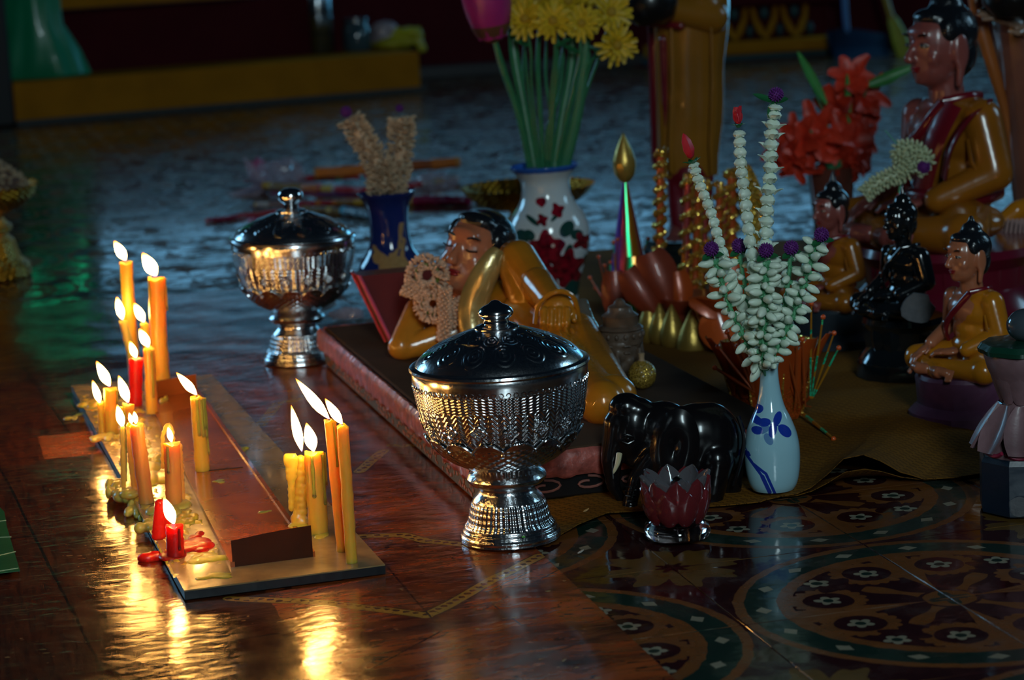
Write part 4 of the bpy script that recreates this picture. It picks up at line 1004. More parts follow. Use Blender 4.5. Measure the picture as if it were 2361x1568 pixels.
for n_, (pts, w_, dy, fl) in enumerate((([(1180, 50), (1186, 130), (1208, 250), (1232, 385)], 22, .02, .5), ([(1242, 70), (1240, 160), (1246, 270), (1252, 385)], 12, .01, 1.), ([(1290, 60), (1282, 170), (1274, 280), (1270, 385)], 9, -.02, 1.), ([(1322, 50), (1316, 160), (1296, 270), (1278, 385)], 20, .02, .5), ([(1352, 60), (1348, 150), (1330, 270), (1302, 385)], 24, -.01, .6), ([(1262, 60), (1258, 170), (1266, 240), (1284, 385)], 7, .03, 1.), ([(1210, 80), (1206, 190), (1222, 290), (1240, 385)], 7, .03, 1.), ([(1338, 130), (1322, 200), (1300, 300), (1286, 385)], 8, -.03, 1.), ([(1380, 110), (1358, 160), (1340, 250), (1312, 385)], 7, .02, 1.), ([(1300, 90), (1292, 210), (1262, 300), (1262, 385)], 8, .0, 1.))):
    nm = ['broad flat green stalk nearest the lotus stem', 'round brownish-green stalk in the bouquet middle', 'thin pale stalk crossing the bouquet centre', 'wide green blade behind the thin stalks', 'widest flat green blade under the drooping flowers', 'wiry green twig at the bouquet back', 'thin dark twig beside the lotus stalk', 'forked grey-green twig in front of the blades', 'wiry twig curving toward the lowest chrysanthemum', 'slender stalk crossing behind the middle stalk'][n_]
    stem(nm, pts, w_, dy, fl, name='bouquet_greenery', cat='greenery', group=GR)
CH = [((1210, 38), (1226, 200), 44, -.02, 'yellow chrysanthemum nearest the magenta lotus bud'), ((1275, 42), (1272, 200), 44, -.035, 'yellow chrysanthemum with long drooping petals, above the thin stalks'), ((1340, 48), (1318, 220), 40, -.03, 'yellow chrysanthemum in the bouquet middle, facing out'), ((1408, 22), (1360, 190), 48, .0, 'yellow chrysanthemum above the lowest drooping one'), ((1422, 98), (1352, 160), 46, -.03, 'lowest yellow chrysanthemum drooping toward the standing statue'), ((1240, -6), (1240, 160), 44, .03, 'yellow chrysanthemum cut by frame, above lotus side'), ((1310, -4), (1290, 160), 46, .03, 'yellow chrysanthemum cut by frame in the bouquet middle'), ((1385, -16), (1340, 150), 46, .03, 'topmost yellow chrysanthemum cut by frame edge'), ((1190, 2), (1215, 180), 36, .02, 'small yellow chrysanthemum tucked behind the lotus bud')]
for i, ((x, y), (sx, sy), R_, dy, lab) in enumerate(CH):
    t, S = stem(lab, [(x, y+6), ((x+sx)/2+6, (y+sy)/2), (sx, sy), (1268+(sx-1290)*.35, 388)], 6, dy, name='chrysanthemum', group='yellow chrysanthemums in the peony vase')
    chrys(t, S[0], ((x-1300)*.004, -1, .30 if y < 60 else -.15), R_*kB, i)
    leaf(t, S[4], S[4]+Vector((.03*(1 if i % 2 else -1), -.01, .012)), .012)

# ------------------------------------------------------------------ gladioli in the brown pot
GLA = M('gladiolus_orange_red', (.72, .045, .018), .45, vary=.8, vscale=40, dark=.45, bmp=.2, bscale=200)
gY = VG.location.y
def glad(label, blooms, pts, dy):
    m_ = PT(1922, 392, gY); t = thing('gladiolus_spike', label, 'flower', (m_.x, m_.y+dy*.2, m_.z-.03), 0, 'gladioli in the brown pot')
    P_ = [PT(x, y, gY+dy)-Vector(t.location) for x, y in pts]; S = spline(P_, 12); b = B(); b.tube(S, [.0025+.0004*i for i in range(13)], 8); part('stem', b, STEMG, t)
    for i, (x, y, R_, dx, dz) in enumerate(blooms):
        c = PT(x, y, gY+dy-.012)-Vector(t.location); d = Vector((dx, -.9, dz)).normalized(); rnd = random.Random(int(x+y))
        b = B()
        for q in range(6):
            o = Matrix.Rotation(q*PI/3+rnd.uniform(-.2, .2), 3, d) @ d.orthogonal()
            b.petal(c-d*R_*kG*.45, d*.9+o*(.75 if q % 2 else .95), -o+d*.4, R_*kG*rnd.uniform(1.3, 1.6), R_*kG*rnd.uniform(.62, .8), -.35+rnd.uniform(-.15, .1), .0008, 8, .9, .35)
        for v_ in b.bm.verts: v_.co += Vector([noise.noise(v_.co*70+Vector((q, i, 0)))*.0035 for q in range(3)])
        part('bloom', b, GLA, t)
    return t
glad('orange gladiolus spike rising tallest over the brown pot', [(1960, 172, 40, -.1, .5), (1955, 232, 46, -.3, .1), (2005, 215, 42, .5, .2), (1925, 262, 44, -.6, -.1), (1985, 270, 40, .3, -.2)], [(1962, 200), (1952, 300), (1932, 392)], 0)
glad('orange-red gladiolus spike spreading low toward the jasmine strands', [(1880, 300, 46, -.4, .3), (1838, 318, 44, -.7, .1), (1812, 352, 36, -.9, -.1), (1862, 345, 44, -.3, -.1), (1832, 388, 36, -.5, -.9), (1785, 345, 28, -1., .1)], [(1868, 300), (1892, 350), (1920, 392)], -.03)
glad('orange-red gladiolus spike leaning over the seated statue side', [(1945, 320, 44, 0, .2), (1985, 330, 40, .5, .1), (1925, 365, 42, -.2, -.4), (1965, 385, 36, .3, -.5), (1990, 370, 24, .9, -.3)], [(1970, 320), (1950, 350), (1930, 392)], -.02)
t = thing('gladiolus_bud_spray', 'green gladiolus bud tips sticking out above the orange blooms', 'flower', PT(1925, 392, gY+.02)-Vector((0, 0, .02)))
LB = M('gladiolus_bud_green', (.05, .28, .06), .4, vary=.6, vscale=60)
for p, q, w_ in (((1905, 240), (1838, 120), 20), ((1890, 215), (1860, 160), 14), ((1990, 200), (2112, 152), 22), ((2010, 200), (2075, 175), 16), ((1958, 290), (1952, 170), 13), ((1850, 370), (1830, 330), 14), ((1905, 300), (1903, 275), 10)):
    a, c = PT(*p, gY-.02)-Vector(t.location), PT(*q, gY-.02)-Vector(t.location); b = B(); b.petal(a, c-a, (0, -1, .2), (c-a).length, w_*kG, .05, .003, 7, .95, .3); part('bud_sheath', b, LB, t)
b = B(); b.tube([PT(1838, 120, gY-.02)-Vector(t.location), PT(1900, 260, gY-.02)-Vector(t.location), Vector((0, 0, 0)), PT(2000, 200, gY-.02)-Vector(t.location), PT(2080, 165, gY-.02)-Vector(t.location)], .0022, 6); part('stem', b, STEMG, t)
# ================================================================== statues (glazed plaster figures)
def paint(name, c, r=.30, vary=.5, vs=14, coat=.35, **k): return M(name, c, r, vary=vary, vscale=vs, bmp=.05, bscale=30, coat=coat, **k)
SKIN = paint('painted_skin', (.42, .135, .065), .25); SKIN_P = paint('pinkish_painted_skin', (.26, .065, .055), .32)
HAIR = paint('glossy_black_hair', (.010, .012, .016), .22, bmp=0) if False else M('glossy_black_hair', (.008, .010, .014), .24, bmp=.9, bscale=150, coat=.4)
GOLDR = paint('orange_gold_robe', (.50, .17, .008), .22, .7, 9); GOLDD = paint('deep_gold_robe', (.34, .11, .008), .24, .8, 9)
REDR = paint('crimson_robe', (.16, .006, .014), .24); LIPS = paint('painted_lips', (.26, .012, .014), .35, coat=.1); INK = M('painted_black_line', (.010, .008, .008), .3, bmp=0)
WHITE = M('painted_eye_white', (.55, .50, .45), .3, bmp=0); BLK = M('black_lacquer', (.006, .008, .010), .12, vary=.3, bmp=.25, bscale=60, coat=.6)
def hand(P, wrist, tip, up, s, curl=.5, thumb=1):
    """palm and five unequal, bent fingers as primitives appended to P"""
    w_, t_ = Vector(wrist), Vector(tip); d = (t_-w_).normalized(); up = Vector(up); up = (up-d*up.dot(d)).normalized(); sd = d.cross(up)
    pc = w_+d*s*.42; P.append(('e', pc, (s*.27, s*.42, s*.13), Matrix((sd, d, up)).transposed().to_4x4()))
    for i, (o, L) in enumerate(((-.21, .44), (-.07, .54), (.07, .50), (.20, .38))):
        a = pc+sd*s*o+d*s*.28; b_ = a+d*s*L*.55; c_ = b_+(d*(1-curl)-up*curl).normalized()*s*L*.5
        P.append(('c', a, b_, s*.075, s*.068)); P.append(('c', b_, c_, s*.066, s*.05))
    a = w_+d*s*.18-sd*s*.2*thumb; b_ = a+(d*.7-sd*.75*thumb).normalized()*s*.28; P.append(('c', a, b_, s*.085, s*.07)); P.append(('c', b_, b_+(d-up*.2).normalized()*s*.2, s*.066, s*.05))
def face(t, H, c, k, skin, hair, top='bun', eyes=True, mono=None, yaw=0):
    """head centred at c (canonical units, facing -Y), k = head scale, H = metres per unit"""
    c = Vector(c); R3 = Matrix.Rotation(yaw, 4, 'Z'); f = lambda x, y, z: (R3 @ Vector((x*k, y*k, z*k))+c)*H; r = lambda *a: tuple(q*k*H for q in a)
    P = [('e', f(0, 0, .02), r(.105, .125, .140), R3), ('e', f(0, -.035, -.065), r(.078, .085, .080), R3), ('e', f(0, -.085, -.105), r(.036, .03, .028), R3), ('e', f(-.05, -.075, -.03), r(.035, .03, .035)), ('e', f(.05, -.075, -.03), r(.035, .03, .035)),
         ('c', f(0, -.118, .025), f(0, -.150, -.030), .012*k*H, .018*k*H), ('e', f(0, -.142, -.036), r(.026, .018, .013), R3), ('e', f(0, -.108, .062), r(.06, .02, .03), R3)]
    P.append(('c', f(0, .01, -.06), f(0, .03, -.22), .060*k*H, .072*k*H))
    for s_ in (-1, 1): P += [('e', f(.108*s_, .012, -.01), r(.016, .036, .075), R3), ('c', f(.108*s_, .012, -.05), f(.108*s_, .0, -.13), .018*k*H, .014*k*H)]
    hd = blob('head', P, .0085*k*H, skin, t, 2)
    for s_ in (-1, 1):
        b = B(); b.tube([f(s_*q, -.128+abs(q-.045)*.35, .048+.012*math.sin((q-.012)*32)) for q in (.016, .03, .045, .062, .078)], [.0022*k*H, .004*k*H, .0045*k*H, .004*k*H, .002*k*H], 6); part('eyebrow', b, mono or INK, hd)
        if eyes == 'closed': b = B(); b.tube([f(s_*q, -.124+abs(q-.044)*.45, .012+.25*abs(q-.044)) for q in (.018, .03, .044, .058, .072)], .0026*k*H, 6); part('closed_lid', b, mono or INK, hd)
        elif eyes: b = B(); b.ball(f(s_*.044, -.106, .018), r(.024, .014, .0085), R3); part('eye', b, mono or WHITE, hd); b = B(); b.ball(f(s_*.044, -.116, .0175), r(.0085, .006, .0075)); b.tube([f(s_*q, -.122+abs(q-.044)*.4, .026-.35*abs(q-.044)) for q in (.018, .03, .044, .058, .070)], .0024*k*H, 6); part('pupil_and_lid', b, mono or INK, hd)
    b = B(); b.ball(f(0, -.118, -.066), r(.030, .012, .0065), R3); b.ball(f(0, -.115, -.076), r(.022, .012, .007), R3); part('lips', b, mono or LIPS, hd)
    Q = [('e', f(0, .028, .062), r(.118, .122, .110), R3), ('e', f(0, .075, -.02), r(.090, .065, .100), R3), ('e', f(-.09, -.01, .07), r(.028, .05, .05)), ('e', f(.09, -.01, .07), r(.028, .05, .05)), ('e', f(0, -.045, .118), r(.075, .06, .035))]
    if top == 'bun': Q += [('e', f(0, .03, .160), r(.062, .062, .05)), ('c', f(0, .03, .17), f(0, .03, .235), .036*k*H, .013*k*H)]
    elif top == 'point': Q += [('e', f(0, .03, .165), r(.066, .066, .05)), ('c', f(0, .03, .18), f(0, .03, .29), .034*k*H, .008*k*H)]
    blob('hair', Q, .009*k*H, hair, t, 2)
    return hd
def seated(name, label, base, seat_px, h_px, yaw, skin, robe, trim, hair, hs=1., mono=None, zfl=.004, dx=0, top='bun', group=None, big=False):
    o = G(*base, zfl); k = pxm(o); H = h_px*k; z0 = (base[1]-seat_px)*k*1.01
    t = thing(name, label, 'statue', (o.x, o.y, zfl), math.radians(yaw), group); Z = z0/H
    V3 = lambda x, y, z: Vector((x*H, y*H, (z+Z)*H)); r = lambda *a: tuple(q*H for q in a)
    m_ = mono
    blob('torso', [('e', V3(0, .03, .16), r(.17, .13, .12)), ('e', V3(0, .02, .30), r(.15, .11, .14)), ('e', V3(0, .01, .43), r(.19, .12, .12)), ('e', V3(0, .03, .52), r(.17, .09, .06)), ('c', V3(-.19, .02, .49), V3(-.245, .03, .29), .066*H, .052*H), ('c', V3(-.245, .03, .29), V3(-.20, -.17, .20), .05*H, .040*H), ('e', V3(0, .02, .56), r(.07, .07, .05))], .011*H, skin if not m_ else m_, t, 3)
    P = []; hand(P, V3(-.20, -.17, .195), V3(-.22, -.34, .09), (-.2, -1, .6), .16*H, .35, 1); blob('hand_on_knee', P, .006*H, m_ or skin, t, 1)
    P = []; hand(P, V3(.10, -.18, .185), V3(-.08, -.28, .175), (0, -.2, 1), .16*H, .45, -1); blob('hand_in_lap', P, .006*H, m_ or skin, t, 1)
    P = [('c', V3(-.10, .0, .11), V3(-.34, -.17, .085), .115*H, .088*H), ('c', V3(.10, .0, .11), V3(.34, -.17, .085), .115*H, .088*H), ('c', V3(-.34, -.17, .08), V3(.05, -.31, .06), .075*H, .055*H), ('c', V3(.34, -.17, .08), V3(-.05, -.27, .075), .080*H, .058*H), ('e', V3(0, .03, .09), r(.25, .17, .09))]
    blob('robed_legs', P, .012*H, m_ or robe, t, 3)
    b = B()
    for s_ in (-1, 1):
        P = [('e', V3(-.12*s_, -.335, .075), r(.075, .04, .032)), ('c', V3(-.04*s_, -.33, .07), V3(-.10*s_, -.345, .07), .035*H, .04*H)]+[('c', V3((-.16-.006*i)*s_, -.345-.010*i+.03, .085-.014*i), V3((-.20-.004*i)*s_, -.335-.010*i+.03, .083-.013*i), .012*H, .010*H) for i in range(5)]
        blob('foot', P, .007*H, m_ or skin, t, 1)
    # robe thrown over the near shoulder, sleeve and sash
    R_ = [('e', V3(.035, .025, .42), r(.175, .125, .125)), ('e', V3(.01, .03, .30), r(.162, .122, .14)), ('e', V3(.09, .03, .515), r(.125, .095, .065)), ('c', V3(.19, .03, .49), V3(.255, .04, .29), .080*H, .070*H), ('c', V3(.255, .04, .29), V3(.15, -.15, .20), .068*H, .052*H), ('e', V3(0, .04, .19), r(.185, .14, .09))]
    blob('robe', R_, .011*H, m_ or robe, t, 3)
    def band(name, pts, w_, mat, fl=.35):
        b = B(); b.tube(spline([V3(*p) for p in pts], 18), w_*H, 10, True, fl); part(name, b, m_ or mat, t)
    band('robe_border', [(.09, -.075, .555), (.02, -.108, .47), (-.07, -.115, .38), (-.14, -.09, .28), (-.16, -.04, .18)], .026, trim, .5)
    band('collar_edge', [(.10, .10, .57), (.135, .02, .575), (.09, -.07, .560)], .018, trim, .6)
    if big:
        band('crimson_drape', [(.13, -.06, .555), (.10, -.112, .44), (.06, -.125, .33), (.02, -.13, .22)], .062, trim, .22)
        band('crimson_drape', [(.19, .055, .555), (.20, -.04, .50), (.17, -.10, .40), (.14, -.11, .28)], .045, trim, .22)
        band('sash', [(-.12, -.10, .20), (.0, -.14, .20), (.14, -.11, .20), (.21, .02, .20), (.14, .15, .20)], .032, trim, .7)
    band('sleeve_fold', [(.20, -.045, .42), (.23, -.05, .34), (.25, -.045, .28), (.20, -.10, .23)], .012, robe)
    face(t, H, (0, -.01, .56+.20*hs+Z), 1.05*hs, m_ or skin, m_ or hair, top, True, m_ )
    return t, o, k, H, z0
def pedestal(t, k, z0, rx, ry, mat, sides=None, flare=1.15, lotus=None, name='pedestal', waist=.9):
    b = B(); n = sides or 40
    b.lathe([(0, 0), (flare, 0), (flare, z0*.22), (flare*.97, z0*.3), (waist, z0*.5), (waist*1.02, z0*.75), (1.03, z0*.9), (1.0, z0*1.0), (0, z0*1.0)], n)
    for v_ in b.bm.verts: v_.co.x *= rx; v_.co.y *= ry
    p = part(name, b, mat, t, True, None, None, None, .5)
    if lotus:
        for i in range(lotus[0]):
            a = 2*PI*i/lotus[0]; d = Vector((math.cos(a)*rx, math.sin(a)*ry, 0)); b = B()
            b.petal(d*.86+Vector((0, 0, z0*.40)), d.normalized()*.35+Vector((0, 0, 1)), -d, z0*.55, 2*PI*rx/lotus[0]*1.0, .25, .003, 6, .85, .5); part('lotus_petal', b, lotus[1], p)
    return p
PURP = M('dusty_purple_plaster', (.10, .030, .075), .5, vary=1., vscale=22, bmp=.8, bscale=50, dark=.4)
t, o, k, H, z0 = seated('seated_buddha_statue', 'small seated Buddha statue in glossy orange robe on purple plaster base', (2240, 962), 860, 350, -62, SKIN, GOLDR, REDR, HAIR, 1.06, group='seated Buddha statues')
def rock(t, z0, rx, ry, mat, sd=3, name='plaster_base'):
    b = B(); rnd = random.Random(sd)
    def f(a, h): return 1+.05*noise.noise(Vector((math.cos(a)*2, math.sin(a)*2, h*30)))+.03*abs(math.sin(8*a))-(.06 if .25*z0 < h < .42*z0 else 0)
    b.lathe([(0, 0), (1.08, 0), (1.10, z0*.2), (1.07, z0*.30), (.98, z0*.36), (.96, z0*.6), (.99, z0*.92), (.95, z0*1.0), (0, z0*1.0)], 26, rfun=f)
    for v_ in b.bm.verts: v_.co.x *= rx; v_.co.y *= ry; v_.co.y -= .1*ry
    return part(name, b, mat, t, True, None, None, None, .5)
rock(t, z0+.004, .34*H, .33*H, PURP)
DBL = M('dark_blue_plaster', (.02, .035, .05), .3, vary=.8, vscale=20, coat=.3)
t, o, k, H, z0 = seated('seated_buddha_statue', 'small seated Buddha statue with brown robe, half hidden behind jasmine spikes', (1925, 788), 705, 285, -58, SKIN_P, GOLDD, REDR, HAIR, 1.05, group='seated Buddha statues', top='point')
rock(t, z0+.004, .36*H, .34*H, DBL, 5)
# black statue with a chipped grey patch
t, o, k, H, z0 = seated('black_buddha_statue', 'glossy black seated Buddha statue on tall lotus base with grey chip', (2085, 862), 725, 285, -60, BLK, BLK, BLK, BLK, .98, BLK, group=None, top='point')
pd = pedestal(t, k, z0, .34*H, .32*H, BLK, 12, 1.18, (12, BLK))
b = B(); rnd = random.Random(2); pts = [Vector((math.cos(a)*36*k*rnd.uniform(.85, 1.1), 0, math.sin(a)*36*k*rnd.uniform(.85, 1.1))) for a in [i*PI/7 for i in range(14)]]
ch = b.bm.faces.new([b.bm.verts.new(p) for p in pts]); gg = bmesh.ops.extrude_face_region(b.bm, geom=[ch]); bmesh.ops.translate(b.bm, verts=[e for e in gg['geom'] if isinstance(e, bmesh.types.BMVert)], vec=(0, .006, 0))
q = part('chipped_patch', b, M('bare_grey_plaster', (.11, .11, .12), .9, vary=.6, vscale=120, bmp=.6, bscale=300), t, False, 'bare grey plaster chip')
wp = PT(2116, 712, o.y-.118); q.matrix_parent_inverse = Matrix(); q.location = t.matrix_basis.inverted() @ wp; q.rotation_euler = (0, 0, math.radians(60-8))
# the big seated statue
t, o, k, H, z0 = seated('large_seated_buddha_statue', 'large seated Buddha statue in gold and crimson robe, tallest of the seated ones', (2185, 738), 562, 592, -64, SKIN_P, GOLDD, REDR, HAIR, .97, big=True)
BIG = t; BIGo, BIGk, BIGH = o, k, H
REDB = paint('dark_red_lotus_base', (.13, .006, .020), .2)
pedestal(t, k, z0+.004, .36*H, .34*H, REDB, 40, 1.12, (18, REDB))
# garland lying on its hand
def coil(label, pts, w_, Y, mat, n, group=None, bud=(3.4, 10), seed=1, cat='garland', name='jasmine_garland', extra=None):
    c = PT(*pts[0], Y); t = thing(name, label, cat, c, 0, group); P_ = [PT(x, y, Y+(d if len(pq) > 2 else 0))-c for pq in pts for x, y, d in [(pq[0], pq[1], pq[2] if len(pq) > 2 else 0)]]
    S = spline(P_, 80); rnd = random.Random(seed); kk = pxm(c); b = B(); b.tube(S, w_*kk*.3, 8)
    for i in range(n):
        u = (i+.5)/n*80; q = min(int(u), 79); p = S[q].lerp(S[q+1], u-q); d = (S[q]-S[q+1]).normalized(); a = i*2.4
        o_ = Matrix.Rotation(a, 3, d) @ d.orthogonal(); v = o_+d*.35; b.ball(p+o_*w_*kk*.34, (bud[0]*kk, bud[0]*kk, bud[1]*kk*.7), facing(v), 6, 5)
    part('strung_buds', b, mat, t)['kind'] = 'stuff'; return t, c, kk
PALEJ = M('pale_green_jasmine', (.50, .55, .34), .5, vary=.6, vscale=120)
Yh = BIGo.y-.165
t, c, kk = coil('pale jasmine garland draped over the large Buddha hands', [(1992, 450), (2020, 425), (2060, 405), (2085, 400), (2080, 370), (2075, 345), (2110, 345), (2135, 370), (2110, 395)], 36, Yh, PALEJ, 260, bud=(4, 12))
ball_flower(t, PT(2130, 385, Yh-.01)-c, 15*kk); b = B(); b.lathe([(0, 0), (8*kk, 8*kk), (9*kk, 26*kk), (3*kk, 44*kk), (0, 46*kk)], 10, PT(2073, 490, Yh)-c); part('rosebud', b, ROSE, t)
b = B(); b.tube([PT(2085, 350, Yh)-c, PT(2040, 300, Yh)-c], .0007, 5); b.tube([PT(2073, 450, Yh)-c, PT(2080, 400, Yh)-c], .002, 5); part('thread', b, JGR, t)

# ------------------------------------------------------------------ standing statue, robe and feet
SY = G(1592, 590)[1]; o = G(1590, 596, .003); k = pxm(o)
t = thing('standing_buddha_statue', 'tall standing Buddha statue in brown-gold robe on dark base, cut by frame', 'statue', (o.x, o.y, .003))
W_ = lambda x, y, d=0: PT(x, y, o.y+d)-Vector(t.location)
R_ = []
for y in range(-150, 410, 22):
    u = (y+150)/560; wl = 1497+18*u+(4 if y > 300 else 0); wr = 1676-32*u+2*math.sin(y*.05); R_.append(('e', W_((wl+wr)/2+8, y, 0), ((wr-wl)/2*k*.93, (wr-wl)/2*k*.62, 24*k)))

BROWNR = paint('brown_gold_robe', (.30, .115, .010), .26, .9, 7)
def robefn(u, v):
    y = -150+555*v; a = 2*PI*u; wl = 1499+18*v+(6*max(0, v-.9)*10); wr = 1674-32*v+2.5*math.sin(y*.03); rx = (wr-wl)/2*k; p = W_((wl+wr)/2+6, y)
    f_ = 1+.022*math.sin(a*7+v*2)+.012*math.sin(a*13-v*3); return Vector((p.x+rx*f_*math.cos(a), p.y+rx*.68*f_*math.sin(a), p.z))
b = B(); b.grid(robefn, 72, 26); bmesh.ops.remove_doubles(b.bm, verts=b.bm.verts, dist=1e-5); bmesh.ops.solidify(b.bm, geom=list(b.bm.faces), thickness=.006); part('robe', b, BROWNR, t)
blob('raised_forearm', [('c', W_(1640, 40, -.03), W_(1480, 8, -.07), 40*k, 22*k), ('e', W_(1600, 10, -.03), (60*k, 40*k, 30*k))], 4.5*k, BROWNR, t, 4)
blob('hanging_sleeve', [('c', W_(1508, 55, .0), W_(1522, 370, .01), 17*k, 22*k), ('c', W_(1530, 90, -.03), W_(1540, 340, -.02), 11*k, 10*k), ('c', W_(1500, 45, -.03), W_(1570, 60, -.06), 16*k, 10*k)], 4*k, REDR, t, 4)
b = B()
for x, w_ in ((1548, 5), (1640, 4)): b.tube([W_(x, 60, -.055), W_(x+3, 200, -.058), W_(x-2, 330, -.056), W_(x, 398, -.05)], [w_*k*.6, w_*k, w_*k, w_*k*.7], 8, True, .5)
part('robe_fold', b, BROWNR, t)
blob('under_robe', [('c', W_(1588, 400), W_(1592, 500), 56*k, 40*k), ('c', W_(1560, 400, -.01), W_(1568, 520, -.02), 26*k, 24*k), ('c', W_(1622, 400, -.01), W_(1618, 520, -.02), 26*k, 24*k)], 4*k, REDR, t, 3)
for x in (1562, 1628):
    P = [('c', W_(x, 520), W_(x-8, 545, -.05), 20*k, 14*k)]+[('c', W_(x-22+8*i, 548, -.055), W_(x-26+9*i, 553, -.078), 5.5*k, 4.5*k) for i in range(5)]; blob('foot', P, 2.6*k, SKIN_P, t, 1)
P = []; hand(P, W_(1500, 8, -.06), W_(1450, 20, -.085), (0, -.3, 1), 62*k, .4, 1); blob('hand', P, 3*k, SKIN_P, t, 1)
b = B(); b.lathe([(0, 0), (30*k, 2*k), (56*k, 22*k), (64*k, 52*k), (56*k, 84*k), (46*k, 96*k), (42*k, 96*k), (40*k, 88*k), (0, 60*k)], 32, W_(1500, 60, -.09)); part('alms_bowl', b, M('black_alms_bowl', (.006, .006, .007), .3, coat=.3), t)
b = B(); hh = (596-548)*k
b.lathe([(0, 0), (118*k, 0), (118*k, hh*.45), (100*k, hh*.55), (100*k, hh), (0, hh)], 32, (0, 0.02, 0)); part('base_block', b, M('black_green_base', (.012, .02, .02), .3, coat=.2), t)

# ------------------------------------------------------------------ standing figure at the picture edge (arm, hanging sleeve)
o = G(2415, 660, .003); k = pxm(o); t = thing('robed_monk_statue', 'standing monk statue in orange-edged robe holding dark bowl, cut by frame', 'statue', (o.x, o.y, .003))
W_ = lambda x, y, d=0: PT(x, y, o.y+d)-Vector(t.location)
PINKR = paint('faded_pink_brown_robe', (.24, .085, .055), .25, .9, 12)
blob('robe', [('c', W_(2440, -160), W_(2450, 640), 95*k, 80*k), ('c', W_(2360, -60, -.01), W_(2400, 500, 0), 80*k, 60*k), ('c', W_(2315, 60, -.01), W_(2372, 380, 0), 28*k, 30*k)], 5*k, PINKR, t, 5)
b = B(); b.tube(spline([W_(2246, -20, -.02), W_(2262, 60, -.03), W_(2288, 150, -.03), W_(2318, 260, -.02), W_(2340, 380, -.01), W_(2352, 480, 0)], 16), [16*k, 17*k, 18*k, 18*k, 17*k, 16*k, 15*k, 14*k, 12*k, 11*k, 10*k, 9*k, 9*k, 9*k, 8*k, 8*k, 7*k], 10, True, .8); part('orange_robe_edge', b, paint('orange_edge_paint', (.36, .10, .02), .35), t)
P = []; hand(P, W_(2375, 62, -.06), W_(2275, 20, -.08), (0, -.6, .8), 105*k, .45, 1); P.append(('c', W_(2375, 60, -.06), W_(2440, 30, -.02), 30*k, 36*k)); blob('hand', P, 3.4*k, paint('tan_painted_hand', (.30, .17, .11), .3), t, 1)
b = B(); b.lathe([(0, 0), (40*k, 4*k), (66*k, 34*k), (70*k, 66*k), (58*k, 92*k), (52*k, 92*k), (0, 50*k)], 32, W_(2335, 42, -.10)); part('alms_bowl', b, bpy.data.materials['black_alms_bowl'], t)
b = B(); b.lathe([(0, 0), (130*k, 0), (130*k, 30*k), (110*k, 40*k), (0, 40*k)], 28, (.03, .0, 0)); part('base_block', b, bpy.data.materials['black_green_base'], t)
# pale robed figure, lying partly in view
o = G(2352, 700, .003); k = pxm(o); t = thing('pale_kneeling_statue', 'pale pink and gold kneeling statue partly cut by the frame', 'statue', (o.x, o.y, .003))
W_ = lambda x, y, d=0: PT(x, y, o.y+d)-Vector(t.location)
PALEP = paint('pale_pink_drapery', (.42, .26, .24), .25, .8, 14)
blob('draped_leg', [('c', W_(2400, 540), W_(2330, 545, -.02), 70*k, 40*k), ('c', W_(2330, 530, -.02), W_(2320, 590, -.03), 34*k, 24*k), ('c', W_(2380, 560), W_(2400, 660), 60*k, 70*k)], 4*k, PALEP, t, 4)
blob('gold_sash', [('c', W_(2312, 512, -.02), W_(2345, 486, -.02), 20*k, 24*k), ('c', W_(2345, 486, -.02), W_(2420, 470, 0), 24*k, 30*k)], 4*k, GOLDR, t, 3)
b = B()
for i in range(5): b.tube([W_(2325+i*10, 505, -.05-.004*i), W_(2318+i*11, 545, -.062-.004*i), W_(2330+i*9, 585, -.055)], 3.5*k, 6)
part('drapery_fold', b, PALEP, t)
blob('dark_lap', [('c', W_(2340, 620, -.01), W_(2420, 640, 0), 42*k, 60*k), ('c', W_(2330, 670, 0), W_(2420, 680, 0), 28*k, 40*k)], 4*k, M('teal_dark_glaze', (.02, .05, .07), .2, coat=.5), t, 3)

# ------------------------------------------------------------------ lotus stand on a blue block, picture edge
o = G(2362, 1168, .003); k = pxm(o); t = thing('lotus_pedestal', 'pink and white plaster lotus pedestal on dark blue octagonal block', 'pedestal', (o.x, o.y, .003))
BLOCK = M('chipped_navy_paint', (.004, .014, .030), .4, vary=.6, vscale=30, bmp=.6, bscale=60, coat=.3)
b = B(); b.lathe([(0, 0), (104*k, 0), (106*k, 8*k), (106*k, 118*k), (100*k, 130*k), (0, 130*k)], 8, (0, 0, 0), None, (0, 0, .25)); part('octagonal_block', b, BLOCK, t, True, None, None, None, .4)
LPK = M('pink_white_plaster', (.24, .13, .145), .4, vary=1.0, vscale=25, bmp=.5, bscale=60, coat=.2, dark=.4); LRD = M('crimson_plaster_edge', (.34, .02, .06), .4, vary=.8, vscale=25)
b = B(); b.lathe([(0, 128*k), (92*k, 128*k), (95*k, 140*k), (84*k, 165*k), (60*k, 215*k), (44*k, 250*k), (46*k, 262*k), (62*k, 290*k), (80*k, 330*k), (88*k, 360*k), (84*k, 372*k), (0, 374*k)], 40); part('lotus_stem', b, LPK, t)
for i in range(9):
    a = i*2*PI/9+.2; d = Vector((math.cos(a), math.sin(a), 0)); b = B(); b.petal(d*50*k+Vector((0, 0, 245*k)), d*.45+Vector((0, 0, -1)), d, 118*k, 66*k, .12, .003, 8, .8, .4); part('lower_petal', b, LPK, t)
    b = B(); b.tube([d*96*k+Vector((-d.y, d.x, 0))*q*k+Vector((0, 0, (136+.012*q*q)*k)) for q in range(-30, 31, 10)], 5*k, 6); part('crimson_rim', b, LRD, t)
    b = B(); b.petal(d*48*k+Vector((0, 0, 250*k)), d*.4+Vector((0, 0, 1)), d, 120*k, 70*k, -.1, .003, 8, .8, -.4); part('upper_petal', b, LPK, t)
